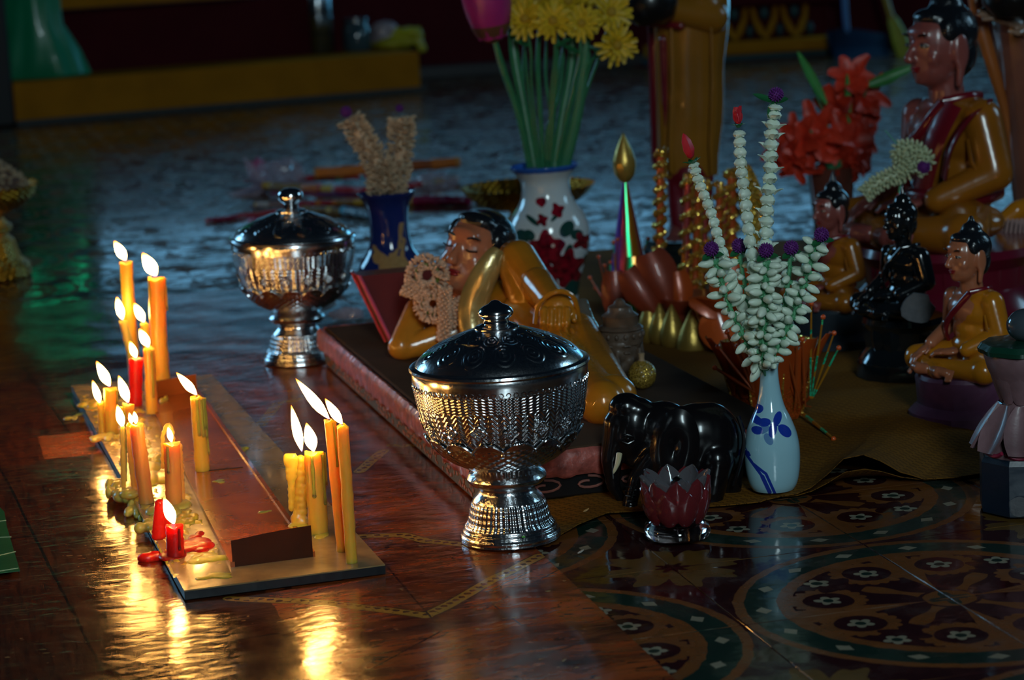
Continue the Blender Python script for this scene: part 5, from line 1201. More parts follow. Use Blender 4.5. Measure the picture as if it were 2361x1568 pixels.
b = B(); b.lathe([(0, 366*k), (96*k, 366*k), (98*k, 376*k), (90*k, 388*k), (0, 392*k)], 30, rfun=lambda a, h: 1+.04*math.sin(9*a)); part('green_rim', b, M('dark_green_glaze', (.006, .045, .026), .25, coat=.4), t)
b = B(); b.ball((8*k, 0, 425*k), (44*k, 44*k, 38*k), None, 24, 16); part('grey_glass_dome', b, M('smoky_glaze', (.05, .065, .08), .15, coat=.5), t)
b = B(); pts = [Vector((math.cos(a)*24*k*random.uniform(.8, 1.1), 0, math.sin(a)*24*k)) for a in [i*PI/6 for i in range(12)]]; b.bm.faces.new([b.bm.verts.new(p) for p in pts]); gg = bmesh.ops.extrude_face_region(b.bm, geom=list(b.bm.faces)); bmesh.ops.translate(b.bm, verts=[e for e in gg['geom'] if isinstance(e, bmesh.types.BMVert)], vec=(0, .003, 0))
part('chipped_patch', b, bpy.data.materials['bare_grey_plaster'], t, False, None, (-34*k, -97*k, 26*k), (0, 0, -.30))

# ------------------------------------------------------------------ reclining statue on the plinth
RZ = PH+.0045
e0 = G(905, 832, RZ); t = thing('reclining_buddha_statue', 'reclining Buddha statue in gilded robe, head propped on its hand', 'statue', (e0.x, e0.y, RZ))
def W2(x, y, Y): return PT(x, y, Y)-Vector(t.location)
GILD = M('worn_gilding', (.50, .185, .012), .24, metal=.1, vary=.9, vscale=16, bmp=.5, bscale=70, coat=.6)
k = pxm(e0); HY = e0.y+.05
hy = e0.y+.03
# propping arm: upper arm and forearm on the plinth
blob('propping_arm', [('e', W2(925, 800, e0.y+.01), (32*k, 30*k, 30*k)), ('c', W2(925, 798, e0.y+.01), W2(965, 720, hy+.03), 30*k, 36*k), ('c', W2(930, 805, e0.y+.01), W2(1075, 760, hy), 26*k, 40*k), ('c', W2(965, 725, hy+.03), W2(1020, 640, hy+.06), 30*k, 22*k)], 3.6*k, M('ochre_painted_arm', (.50, .20, .018), .25, vary=.8, vscale=12, bmp=.3, coat=.5), t, 4)
P = []; hand(P, W2(1030, 650, hy+.06), W2(1095, 560, hy+.09), (0, .4, 1), 58*k, .3, 1); blob('propping_hand', P, 2.6*k, SKIN, t, 1)
# torso and near arm lying along the side
sh = hy-.02
blob('torso', [('e', W2(1140, 700, sh+.05), (75*k, 60*k, 90*k), (0, .3, 0)), ('c', W2(1120, 690, sh+.04), W2(1230, 760, sh-.06), 62*k, 70*k), ('c', W2(1210, 740, sh-.05), W2(1300, 840, sh-.20), 66*k, 58*k), ('c', W2(1090, 740, sh+.02), W2(1120, 770, sh), 30*k, 50*k)], 4*k, GILD, t, 5)
blob('near_arm', [('e', W2(1192, 592, sh-.01), (46*k, 42*k, 40*k)), ('c', W2(1195, 598, sh-.02), W2(1262, 690, sh-.10), 45*k, 36*k), ('c', W2(1185, 610, sh-.02), W2(1215, 690, sh-.06), 40*k, 42*k), ('c', W2(1240, 655, sh-.08), W2(1280, 708, sh-.15), 38*k, 31*k)], 3.4*k, GILD, t, 5)
P = []; hk = sh-.205; P.append(('e', W2(1286, 718, hk), (42*k, 27*k, 40*k)))
for i, (x, L) in enumerate(((1254, 42), (1272, 52), (1290, 54), (1307, 46))): P += [('c', W2(x, 716, hk-.014), W2(x-1, 722+L*.5, hk-.022), 9.0*k, 8.6*k), ('c', W2(x-1, 722+L*.5, hk-.022), W2(x-2, 724+L*.95, hk-.014), 8.4*k, 7.4*k)]
P += [('c', W2(1320, 705, hk), W2(1324, 738, hk-.012), 8*k, 7*k)]
blob('hand', P, 2.0*k, GILD, t, 1)
b = B(); b.tube(spline([W2(1234, 745, hk-.008), W2(1243, 700, hk-.018), W2(1283, 672, hk-.024), W2(1322, 685, hk-.016), W2(1336, 740, hk-.002)], 14), 5.5*k, 8); part('cuff', b, GILD, t)
# hanging robe edge in front of the chest
b = B(); b.tube(spline([W2(1150, 575, sh-.03), W2(1122, 625, sh-.035), W2(1094, 690, sh-.035), W2(1088, 750, sh-.04), W2(1100, 800, sh-.05)], 16), [14*k, 20*k, 24*k, 27*k, 30*k, 31*k, 32*k, 33*k, 33*k, 33*k, 32*k, 31*k, 30*k, 29*k, 27*k, 24*k, 20*k], 12, True, .5); part('hanging_robe_edge', b, M('pale_worn_gilding', (.42, .30, .10), .25, metal=.4, vary=1.0, vscale=20, bmp=.5, bscale=90, coat=.6), t)
# legs and feet towards the near end
ly = sh-.22
blob('robed_legs', [('c', W2(1290, 830, ly), W2(1390, 930, ly-.22), 70*k, 48*k), ('c', W2(1330, 770, ly+.04), W2(1420, 900, ly-.18), 48*k, 34*k), ('e', W2(1415, 915, ly-.20), (48*k, 50*k, 46*k))], 4*k, GILD, t, 4)
SLV = M('silvered_gold_cloth', (.50, .40, .30), .16, metal=.7, vary=.8, vscale=40, bmp=.7, bscale=120)
b = B(); b.tube(spline([W2(1335, 700, sh-.14), W2(1360, 770, ly+.02), W2(1385, 840, ly-.06), W2(1430, 880, ly-.14)], 14), [20*k]*4+[24*k]*5+[18*k]*6, 12, True, .6); part('shiny_robe_fold', b, SLV, t)
for i in range(3):
    b = B(); b.tube(spline([W2(1300+i*18, 750+i*10, ly+.0-i*.01), W2(1330+i*18, 820, ly-.07), W2(1370+i*16, 880, ly-.16)], 10), 5*k, 7); part('robe_fold', b, GILD, t)
# head, tilted on the hand
hc = PT(1097, 592, hy+.02); ht = bpy.data.objects.new('head_group', None)
bpy.data.objects.remove(ht)
HS = 228*k/.34
tmp = thing('tmp', 'tmp', 'tmp'); face(tmp, HS, (0, 0, 0), 1.0, SKIN, HAIR, 'none', 'closed')
mt = Matrix.Translation(hc-Vector(t.location)) @ Euler((0, math.radians(18), 0)).to_matrix().to_4x4() @ Matrix.Rotation(math.radians(-8), 4, 'X') @ Matrix.Rotation(math.radians(-34), 4, 'Z')
for ch in list(tmp.children):
    def setm(o_): 
        o_.data.transform(mt)
        for c_ in o_.children: setm(c_)
    setm(ch); ch.parent = t
bpy.data.objects.remove(tmp)
# pillow block behind the head
q = [PT(866, 586, hy+.10), PT(1035, 570, hy+.16)]
pb = thing('red_pillow_block', 'tilted dark red pillow block with grey and pink end', 'pillow', (e0.x-.005, e0.y+.11, RZ), math.radians(16))
b = B(); w_, h_, dz = 205*k, 165*k, .03
b.grid(lambda u, v: Vector((u*w_-.02-v*.030+.020, v*.055-.02, v*h_)), 6, 6); gg = bmesh.ops.extrude_face_region(b.bm, geom=list(b.bm.faces)); bmesh.ops.translate(b.bm, verts=[e for e in gg['geom'] if isinstance(e, bmesh.types.BMVert)], vec=(0, .045, 0)); part('red_face', b, paint('dark_red_pillow_paint', (.12, .012, .012), .35, coat=.2), pb, True, None, None, None, .5)
def endm():
    m, nt, b_ = newmat('grey_pink_end'); x, y, z, v = coords(nt); s = ((y+z*-.3)*(1/.014)); d = (s.frac()-.5).abs()
    edge_ = ((y-.0).abs() > .9); c = mixc(nt, (tex(nt, v, 60, 3)+(z*1.5)) > .62, (.15, .17, .18), (.42, .08, .10)); nt.links.new(c, b_.inputs['Base Color']); setp(b_, rough=.45); bump(nt, b_, tex(nt, v, 140, 3), .4, .001); return m
b = B(); b.grid(lambda u, v: Vector((-.0205-v*.030+.020, v*.055-.021+u*.047, v*h_+.0)), 3, 8, .0); bmesh.ops.solidify(b.bm, geom=list(b.bm.faces), thickness=.003); part('painted_end', b, endm(), pb)
b = B(); X0 = lambda v: -.022-v*.030+.020
b.tube([Vector((X0(0), -.021, .001)), Vector((X0(1), .034, h_)), Vector((X0(1), .081, h_)), Vector((X0(0), .026, .001))], .0028, 8); part('pink_border', b, M('pink_border_paint', (.45, .05, .11), .4), pb)
# three jasmine garlands on the propping arm
OLDJ = M('cream_pink_jasmine', (.72, .45, .30), .6, vary=.9, vscale=120, bmp=.1, dark=.6)
gy = hy-.03; kk = k
def ring(label, cx, cy, R_, w_, n, seed):
    c = PT(cx, cy, gy); t_ = thing('jasmine_garland', label, 'garland', c, 0, 'old jasmine garlands on the reclining statue'); rnd = random.Random(seed); b = B()
    for i in range(n):
        a = rnd.random()*2*PI; q = rnd.random()*2*PI; rr = R_*kk; wd_ = w_*kk
        ctr = Vector((math.cos(a)*rr, math.sin(a)*.3*rr*.4, math.sin(a)*rr)); ra = Vector((math.cos(a), 0, math.sin(a))); d = ra*math.cos(q)+Vector((0, -1, 0))*math.sin(q)
        b.ball(ctr+d*wd_*.36, (3.3*kk, 3.3*kk, 8*kk), facing(d+Vector([rnd.uniform(-.4, .4) for _ in range(3)])), 7, 5)
    part('strung_buds', b, OLDJ, t_)['kind'] = 'stuff'
    b = B(); b.tube([Vector((math.cos(a)*R_*kk*.8, -.001, math.sin(a)*R_*kk*.8)) for a in [i*PI/12 for i in range(25)]], 5*kk, 6, False); part('green_core', b, M('garland_green_core', (.12, .16, .02), .6) if 'garland_green_core' not in bpy.data.materials else bpy.data.materials['garland_green_core'], t_); return t_
ring('cream jasmine ring garland lying topmost beside the chin', 985, 635, 32, 38, 420, 1)
ring('cream jasmine ring garland lying lower on the propping arm', 998, 700, 28, 36, 400, 2)
coil('tuft of cream jasmine sticking out toward the cobalt vase', [(930, 660), (955, 668), (980, 665)], 36, gy, OLDJ, 90, 'old jasmine garlands on the reclining statue', (5, 10))
coil('cream jasmine tassel hanging down over the ochre arm', [(1027, 662), (1024, 700), (1026, 740), (1022, 785)], 26, gy-.015, OLDJ, 130, 'old jasmine garlands on the reclining statue', (4.5, 9))
coil('short cream jasmine tail hanging beside the tassel', [(1050, 690), (1056, 715), (1040, 745), (1010, 752)], 28, gy-.005, OLDJ, 110, 'old jasmine garlands on the reclining statue', (4.5, 9))
# ================================================================== carved elephant
o = G(1560, 1163, .004); k = pxm(o); t = thing('carved_elephant', 'glossy black carved wooden elephant with a pale tusk beside small vase', 'figurine', (o.x, o.y+.03, .004))
EY = o.y+.03
W_ = lambda x, y, d=0: PT(x, y, EY+d)-Vector(t.location)
EB = M('black_polished_wood', (.006, .005, .006), .20, vary=.6, vscale=14, bmp=.05, bscale=20, coat=.25, spec=.35)
E_ = [('e', W_(1612, 1010), (96*k, 62*k, 84*k)), ('e', W_(1636, 1022, .002), (78*k, 66*k, 98*k)), ('e', W_(1530, 1000), (74*k, 58*k, 78*k)), ('e', W_(1580, 1030), (90*k, 66*k, 82*k)),
      ('e', W_(1462, 990), (56*k, 46*k, 74*k)), ('e', W_(1444, 938), (42*k, 36*k, 34*k)), ('e', W_(1470, 945), (40*k, 38*k, 30*k)), ('c', W_(1424, 975), W_(1410, 1060), 34*k, 26*k), ('c', W_(1410, 1060), W_(1414, 1120), 25*k, 17*k), ('c', W_(1414, 1120), W_(1436, 1158), 16*k, 11*k),
      ('e', W_(1470, 1050), (36*k, 30*k, 34*k)),
      ('c', W_(1505, 1060, -.018), W_(1466, 1105, -.022), 30*k, 20*k), ('c', W_(1466, 1105, -.022), W_(1452, 1162, -.022), 19*k, 18*k), ('c', W_(1540, 1070, .020), W_(1540, 1145, .020), 28*k, 22*k),
      ('c', W_(1652, 1060, -.016), W_(1640, 1152, -.018), 44*k, 27*k), ('c', W_(1676, 1060, .016), W_(1684, 1140, .018), 42*k, 26*k), ('e', W_(1452, 1168, -.026), (21*k, 17*k, 8*k)), ('e', W_(1638, 1160, -.020), (31*k, 25*k, 10*k))]
body = blob('body', E_, 3.2*k, EB, t, 22)
b = B()
def earfn(u, v):
    a = u*2*PI; r = v; x = 1556+r*(52*math.cos(a)+8*math.sin(a)); y = 1030-r*(86*math.sin(a)*(1 if math.sin(a) > 0 else 1.12))
    return W_(x, y, -.030-.006*math.sin(v*PI)-.004*math.cos(a)*r)
b.grid(earfn, 36, 8); bmesh.ops.remove_doubles(b.bm, verts=b.bm.verts, dist=1e-5); bmesh.ops.solidify(b.bm, geom=list(b.bm.faces), thickness=.004); part('ear', b, EB, t)
b = B(); b.tube([earfn(i/40, 1.0) for i in range(41)], .0014, 8); part('ear_rim', b, EB, t)
b = B(); b.tube(spline([W_(1428, 1046, -.024), W_(1424, 1068, -.030), W_(1414, 1092, -.033)], 8), [.0034, .0033, .0032, .003, .0028, .0024, .002, .0015, .0006], 8); part('tusk', b, M('ivory_tusk', (.55, .48, .30), .35), t)
b = B(); b.ball(W_(1448, 1012, -.0205), .0028, None, 12, 8); b.tube([W_(1432, 1008, -.021), W_(1446, 1002, -.0225), W_(1462, 1009, -.021)], .0009, 6); b.tube([W_(1434, 1018, -.021), W_(1448, 1023, -.0225), W_(1462, 1016, -.021)], .0009, 6); part('eye', b, EB, t)
b = B(); b.tube(spline([W_(1702, 960, -.006), W_(1716, 1010, -.012), W_(1706, 1070, -.016), W_(1690, 1120, -.014)], 10), .0024, 7); part('tail', b, EB, t)
b = B()
for i in range(4): b.tube([W_(1438+i*2, 1120+i*11, -.0325), W_(1452+i, 1123+i*11, -.035), W_(1468, 1119+i*11, -.0325)], .0007, 5)
part('carved_wrinkle', b, EB, t)

# ================================================================== red glass lotus candle holder
o = G(1562, 1238, .0025); k = pxm(o); t = thing('glass_lotus_holder', 'red glass lotus candle holder with clear pointed petals standing before elephant', 'candle holder', (o.x, o.y, .003))
def glass(name, c, r=.05, tr=1.): m, nt, b_ = newmat(name); setp(b_, base=c, trans=tr, rough=r, ior=1.47, coat=.3); return m
CLR = glass('smoky_clear_glass', (.62, .55, .56)); RDG = glass('ruby_glass', (.42, .05, .06), .10, .7); CLP = glass('clear_petal_glass', (.36, .33, .36), .10, .75); WXR = M('dark_red_gel', (.20, .006, .008), .2, bmp=0, sss=.4, sssr=(1, .1, .05), ssss=.01, coat=.4)
b = B(); b.lathe([(0, 0), (64*k, 0), (74*k, 4*k), (78*k, 16*k), (74*k, 28*k), (66*k, 34*k), (60*k, 38*k), (0, 38*k)], 48); part('glass_foot', b, CLR, t)
b = B(); b.lathe([(0, 40*k), (52*k, 41*k), (66*k, 52*k), (71*k, 75*k), (69*k, 96*k), (60*k, 108*k), (0, 108*k)], 48, rfun=lambda a, h: 1+.03*math.cos(10*a)); part('gel_filling', b, WXR, t)
for rg, (n_, R0, z0_, L_, lean, mat_) in enumerate(((9, 56, 36, 78, .52, RDG), (9, 58, 56, 88, .36, RDG), (8, 50, 78, 80, .32, CLP))):
    for i in range(n_):
        a = 2*PI*(i+.5*(rg % 2)+.2)/n_; d = Vector((math.cos(a), math.sin(a), 0)); b = B()
        b.petal(d*R0*k+Vector((0, 0, z0_*k)), d*lean*1.7+Vector((0, 0, 1)), -d, L_*k, 56*k, (.46, .34, .10)[rg], .0032, 9, 1.0, .45); part('glass_petal', b, mat_, t)
b = B(); b.ball((4*k, -6*k, 118*k), (18*k, 18*k, 26*k), None, 14, 10); part('crystal_centre', b, CLR, t)

# ================================================================== small stone head and golden ball on the plinth
STN = M('brown_carved_stone', (.115, .070, .045), .5, vary=.9, vscale=60, bmp=.7, bscale=120, coat=.15, dark=.35)
o = G(1436, 872, RZ); k = pxm(o); t = thing('stone_buddha_head', 'small brown stone Buddha head carving with tiered crown', 'carving', (o.x, o.y, RZ), math.radians(-14)); HH = 104*k/.23
face(t, HH, (0, 0, 60*k/HH), .92, STN, STN, 'none', True, STN)
b = B(); R0 = 50*k; z0_ = 96*k
b.lathe([(0, z0_-14*k), (R0*1.0, z0_-12*k), (R0*1.04, z0_), (R0*1.02, z0_+16*k), (R0*.98, z0_+18*k), (R0*1.06, z0_+22*k), (R0*.95, z0_+28*k), (R0*.80, z0_+30*k), (R0*.82, z0_+48*k), (R0*.86, z0_+52*k), (R0*.72, z0_+56*k), (R0*.58, z0_+62*k), (R0*.54, z0_+72*k), (R0*.30, z0_+78*k), (R0*.24, z0_+84*k), (R0*.12, z0_+90*k), (0, z0_+91*k)], 40, rfun=lambda a, h: 1+.015*math.sin(26*a)); part('tiered_crown', b, STN, t)
for i in range(16): a = i*2*PI/16; b = B(); b.ball((R0*1.03*math.cos(a), R0*1.03*math.sin(a), z0_+8*k), (5*k, 5*k, 7*k), None, 8, 6); part('crown_boss', b, STN, t)
b = B(); b.lathe([(0, 0), (30*k, 0), (32*k, 8*k), (24*k, 30*k), (22*k, 45*k)], 24); part('neck', b, STN, t)
for s_ in (-1, 1): b = B(); b.tube([(s_*44*k, -14*k, 74*k), (s_*45*k, -16*k, 40*k), (s_*40*k, -14*k, 18*k)], 6*k, 8); part('ear_pendant', b, STN, t)
def glitter(name, c, c2, dens=.5, scale=900, metal=.9):
    m, nt, b_ = newmat(name); x, y, z, v = coords(nt); n = nt.nodes.new('ShaderNodeTexVoronoi'); n.inputs['Scale'].default_value = scale; nt.links.new(v, n.inputs['Vector'])
    sp = nt.nodes.new('ShaderNodeSeparateColor'); nt.links.new(n.outputs['Color'], sp.inputs[0]); r = X(nt, sp.outputs[0])
    nt.links.new(mixc(nt, r < dens, c, c2), b_.inputs['Base Color']); nt.links.new((r < dens)._op('MULTIPLY', metal).v, b_.inputs['Metallic'])
    vm = nt.nodes.new('ShaderNodeVectorMath'); vm.operation = 'SUBTRACT'; nt.links.new(n.outputs['Color'], vm.inputs[0]); vm.inputs[1].default_value = (.5, .5, .5)
    sc = nt.nodes.new('ShaderNodeVectorMath'); sc.operation = 'SCALE'; nt.links.new(vm.outputs[0], sc.inputs[0]); sc.inputs['Scale'].default_value = .9
    ge = nt.nodes.new('ShaderNodeNewGeometry'); ad = nt.nodes.new('ShaderNodeVectorMath'); ad.operation = 'ADD'; nt.links.new(ge.outputs['Normal'], ad.inputs[0]); nt.links.new(sc.outputs[0], ad.inputs[1])
    no = nt.nodes.new('ShaderNodeVectorMath'); no.operation = 'NORMALIZE'; nt.links.new(ad.outputs[0], no.inputs[0]); nt.links.new(no.outputs[0], b_.inputs['Normal'])
    setp(b_, rough=.22); return m
GLG = glitter('gold_glitter', (.40, .15, .02), (.95, .62, .12), .55, 700); GLO = glitter('orange_glitter_foil', (.40, .060, .010), (.85, .40, .05), .16, 900); GLD = glitter('dull_gold_glitter', (.30, .18, .03), (.75, .50, .10), .35, 1100)
o = G(1482, 897, RZ); k = pxm(o); t = thing('golden_glitter_ball', 'dull golden glitter ball with stub stalk, beside stone head', 'ornament', (o.x, o.y, RZ))
b = B(); b.ball((0, 0, 34*k), (33*k, 33*k, 34*k), None, 24, 16); part('ball', b, GLD, t); b = B(); b.lathe([(9*k, 64*k), (6*k, 72*k), (8*k, 84*k), (0, 86*k)], 12); part('stalk', b, M('tan_stalk', (.35, .22, .12), .6), t)

# ================================================================== orange foil offerings
def holo(name, kk):  # foil's rainbow reflection and green streak painted as fixed colour bands by angle
    m, nt, b_ = newmat(name); x, y, z, v = coords(nt); a = x.atan2(y*-1.0)*2.2+(tex(nt, v, 25, 2)-.5)*.6
    r = nt.nodes.new('ShaderNodeValToRGB'); e = r.color_ramp.elements; nt.links.new((a*.16+.5).v, r.inputs[0])
    e[0].position = 0; e[0].color = (.30, .05, .45, 1); e[1].position = 1; e[1].color = (.55, .06, .02, 1)
    for p, c in ((.22, (.25, .12, .75, 1)), (.34, (.55, .06, .25, 1)), (.44, (.50, .16, .03, 1)), (.47, (.02, .95, .35, 1)), (.53, (.02, .95, .35, 1)), (.56, (.60, .22, .02, 1)), (.70, (.65, .25, .02, 1)), (.85, (.60, .10, .12, 1))):
        q = r.color_ramp.elements.new(p); q.color = c
    nt.links.new(r.outputs[0], b_.inputs['Base Color']); setp(b_, metal=.75, rough=.28, coat=.4); return m
HOLO = holo('foil_painted_iridescence', 1)
SATG = M('satin_gold_fabric', (.62, .40, .09), .32, metal=.7, vary=.5, vscale=30, bmp=.3, bscale=300)
ORP = M('orange_foil_paper', (.50, .075, .012), .30, metal=.15, vary=.6, vscale=16, bmp=.2, coat=.3, dark=.5)
REDP = M('red_orange_foil_paper', (.30, .045, .018), .42, metal=.2, vary=.6, vscale=16, coat=.3)
oc = G(1455, 735, .004); kc = pxm(oc)
t = thing('iridescent_foil_cone', 'iridescent orange foil cone topped by a golden teardrop', 'offering', (oc.x, oc.y, .004)); hc_ = (735-418)*kc
b = B(); b.lathe([(0, 0), (58*kc, 0), (54*kc, 40*kc), (40*kc, 130*kc), (22*kc, 230*kc), (6*kc, hc_), (0, hc_+2*kc)], 36); part('cone', b, HOLO, t)
b = B(); b.lathe([(0, hc_-4*kc), (13*kc, hc_+3*kc), (23*kc, hc_+18*kc), (27*kc, hc_+36*kc), (26*kc, hc_+52*kc), (19*kc, hc_+74*kc), (10*kc, hc_+94*kc), (3*kc, hc_+108*kc), (0, hc_+114*kc)], 28); part('golden_teardrop', b, SATG, t)
for i, (dx, w_, h_, m_) in enumerate(((10, 80, 150, HOLO), (-34, 60, 120, REDP), (52, 70, 110, REDP))):
    b = B(); b.petal((dx*kc, -62*kc, 0), (0, 0, 1), (0, -1, 0), h_*kc, w_*kc*1.1, -.15, .0008, 9, .78, -.45); part('foil_petal', b, m_, t)
def pin(t, root, tip, r=.0011, mat=None):
    b = B(); b.tube([root, Vector(root).lerp(Vector(tip), .5), tip], [r*.6, r*1.25, r*.8], 6); part('pin_shaft', b, mat or PINM, t); b = B(); b.ball(tip, .0032, None, 10, 8); part('bead', b, BEAD, t)
BEAD = M('orange_faceted_bead', (.65, .09, .015), .15, coat=.6)
def pinmat():
    m, nt, b_ = newmat('green_gold_holographic_stick'); x, y, z, v = coords(nt); n = tex(nt, v, 300, 1)
    nt.links.new(mixc(nt, (tex(nt, v, 35, 1) > .5), mixc(nt, n > .5, (.02, .85, .45), (.02, .45, .2)), (.60, .26, .02)), b_.inputs['Base Color']); setp(b_, metal=.5, rough=.3, coat=.3); return m
PINM = pinmat(); PINO = M('orange_foil_stick', (.42, .075, .015), .3, metal=.3, coat=.3)
t = thing('beaded_pin_spray', 'spray of orange beaded pins fanning out before the peony vase', 'ornament', (oc.x-.03, oc.y-.03, .004))
for i, (x, y) in enumerate(((1380, 592), (1394, 612), (1415, 558), (1424, 552), (1360, 640), (1372, 664), (1407, 605), (1404, 640), (1459, 556), (1495, 550))):
    P_ = PT(x, y, oc.y-.035+.004*i)-Vector(t.location); pin(t, Vector((.004*(i % 3), 0, .004)), P_, .0011, PINM if i in (2, 6, 9) else PINO)
# glittering candle sticks
def gstick(label, x0, y0, x1, y1, wpx, Y, i):
    q = PT(x1, y1, Y); q.z = max(q.z, .006); t = thing('glitter_incense_stick', label, 'offering stick', q, 0, 'glittering offering sticks'); kk = pxm(q)
    p = PT(x0, y0, Y)-q; b = B(); b.tube([Vector((0, 0, 0)), p*.5, p], wpx*kk/2, 12); part('stick', b, HOLO if i % 2 else ORP, t)
    b = B(); ax = p.normalized(); oo = ax.orthogonal(); n = 90
    b.tube([p*(j/n)+Matrix.Rotation(j*.62+i, 3, ax) @ oo*wpx*kk*.46 for j in range(n+1)], [wpx*kk*.40*(1+.6*noise.noise(Vector((j*.9, i, 0)))) for j in range(n+1)], 5)
    part('glitter_spiral', b, GLG, t)
    b = B(); b.tube([p*.93, p*1.0], wpx*kk*.58, 10); part('glitter_cap', b, GLG, t)
YS = oc.y-.12
for i, (a, lab) in enumerate((((1523, 343, 1521, 585, 18), 'tall lone glitter stick standing before the statue robe'), ((1586, 400, 1577, 740, 18), 'long glitter stick nearest the lone one'), ((1611, 408, 1600, 690, 17), 'glitter stick behind the leaning jasmine strand'), ((1630, 412, 1617, 690, 16), 'glitter stick just past the leaning jasmine strand'), ((1660, 420, 1652, 690, 16), 'shorter glitter stick left bare between strands'), ((1673, 430, 1665, 690, 14), 'thinnest glitter stick of the close pair'), ((1687, 388, 1686, 690, 21), 'thickest glitter stick beside the tall rose strand'), ((1543, 610, 1537, 720, 11), 'short glitter stick among the golden teardrops'), ((1558, 626, 1551, 725, 12), 'second short glitter stick among the teardrops'), ((1579, 640, 1577, 735, 13), 'short glitter stick under the long ones'))):
    gstick(lab, *a, YS+.012*(i % 4)-(.03 if i > 6 else 0), i)
# trays of orange petals holding the sticks and teardrops
oc2 = G(1600, 775, .004); k2 = pxm(oc2); t = thing('foil_petal_stand', 'orange and crimson foil petal stand holding the glitter sticks', 'offering', (oc2.x, oc2.y, .004))
b = B(); b.lathe([(0, 0), (70*k2, 0), (80*k2, 10*k2), (64*k2, 60*k2), (84*k2, 96*k2), (76*k2, 96*k2), (0, 80*k2)], 28); part('stand', b, REDP, t)
for i, (x, y, w_, L_, lean, m_) in enumerate(((1545, 700, 90, 120, -.35, REDP), (1510, 720, 70, 110, -.6, REDP), (1660, 710, 90, 110, .45, ORP), (1575, 720, 60, 90, -.1, ORP))):
    b = B(); b.petal(PT(x, y, oc2.y-.02)-Vector(t.location), (lean, -.15, 1), (0, -1, .1), L_*k2, w_*k2, -.3, .0009, 9, .8, -.5); part('foil_petal', b, m_, t)
tp_ = thing('orange_foil_collar', 'wide curled orange foil collar in front of glitter sticks', 'offering', PT(1640, 770, oc2.y-.10)); q0 = Vector(tp_.location)
b = B()
def coll(u, v):
    a = -2.6+u*3.3; r = (66-26*v)*k2; return Vector((math.sin(a)*r+.012, -math.cos(a)*r*.9, (1-v)*.010+(55-.0)*k2*(1-v)+.012*math.sin(u*PI)))
b.grid(coll, 30, 6); bmesh.ops.solidify(b.bm, geom=list(b.bm.faces), thickness=.0008); part('curled_band', b, ORP, tp_)
b = B(); b.petal(PT(1588, 690, q0.y-.02)-q0, (1, -.1, .05), (0, -.5, .8), 96*k2, 74*k2, -.25, .0009, 9, .85, -.6); part('curled_tab', b, ORP, tp_)
b = B(); b.petal(PT(1650, 700, q0.y-.03)-q0, (.25, -.1, -1), (0, -1, .2), 100*k2, 100*k2, .2, .0009, 9, .8, -.6); part('hanging_petal', b, M('glossy_orange_lacquer_paper', (.62, .10, .02), .18, coat=.5), tp_)
b = B(); b.lathe([(0, -.075), (.020, -.075), (.016, -.03), (.026, 0), (0, 0)], 16, (.008, .006, 0)); part('support', b, REDP, tp_)
# golden teardrops
for i, (x, y, rw, rh, Yd, lab) in enumerate(((1500, 742, 24, 66, .02, 'golden teardrop bud nearest the stone head'), (1524, 748, 23, 60, .0, 'golden teardrop bud second from the stone head'), (1552, 754, 25, 64, -.02, 'golden teardrop bud in the middle of its row'), (1578, 750, 22, 56, .01, 'golden teardrop bud half behind the largest'), (1599, 772, 31, 72, -.05, 'largest golden teardrop bud with a sparkling side'))):
    rw *= 1.2; rh *= .86; Y = oc2.y-.03+Yd; c = PT(x, y+rh, Y); t = thing('golden_teardrop', lab, 'ornament', c, 0, 'golden teardrop buds'); kk = pxm(c)
    b = B(); b.lathe([(0, 0), (rw*.55*kk, 4*kk), (rw*.90*kk, rh*.26*kk), (rw*1.02*kk, rh*.58*kk), (rw*.95*kk, rh*.90*kk), (rw*.70*kk, rh*1.28*kk), (rw*.36*kk, rh*1.66*kk), (rw*.10*kk, rh*1.94*kk), (0, rh*2*kk)], 24); part('bud', b, SATG, t)
    b = B(); b.tube([Vector((0, 0, 0.002)), Vector((0, .002, .004-c.z))], .0016, 6); part('stalk', b, PINO, t)
# foil pot behind the small vase
op = G(1780, 968, .004); kp = pxm(op); t = thing('orange_foil_pot', 'eight-sided orange foil pot with gold glitter rim behind small vase', 'offering', (op.x, op.y+.02, .004))
b = B(); b.lathe([(0, 0), (70*kp, 0), (78*kp, 12*kp), (118*kp, 168*kp), (110*kp, 168*kp), (68*kp, 20*kp), (0, 16*kp)], 8, (0, 0, 0), None, (0, 0, .2)); part('pot_body', b, GLO, t, True, None, None, None, .4)
b = B(); b.lathe([(110*kp, 150*kp), (120*kp, 152*kp), (124*kp, 172*kp), (112*kp, 176*kp), (108*kp, 168*kp)], 8, (0, 0, 0), None, (0, 0, .2)); part('glitter_rim', b, GLG, t, True, None, None, None, .4)
for i in range(8):
    a = .2+i*PI/4; d = Vector((math.cos(a), math.sin(a), 0)); b = B(); b.tube([d*80*kp+Vector((0, 0, 8*kp)), d*119*kp+Vector((0, 0, 160*kp))], 3*kp, 6); part('glitter_edge', b, GLG, t)
for i in range(6):
    a = -2.9+i*.5; d = Vector((math.cos(a), math.sin(a), 0)); b = B(); b.petal(d*92*kp+Vector((0, 0, 60*kp)), d*.25+Vector((0, 0, 1)), d, 150*kp, 60*kp, .15, .0009, 7, .85, -.4); part('foil_petal', b, ORP, t)
tt = thing('beaded_pin_fan', 'fan of green holographic beaded pins sticking out past the small vase', 'ornament', PT(1868, 915, op.y-.03)); r0 = Vector(tt.location)
for i, (x, y) in enumerate(((1871, 700), (1898, 731), (1923, 768), (1934, 802))): pin(tt, Vector((.001*i, 0, -.002)), PT(x, y, op.y-.04)-r0, .0012)
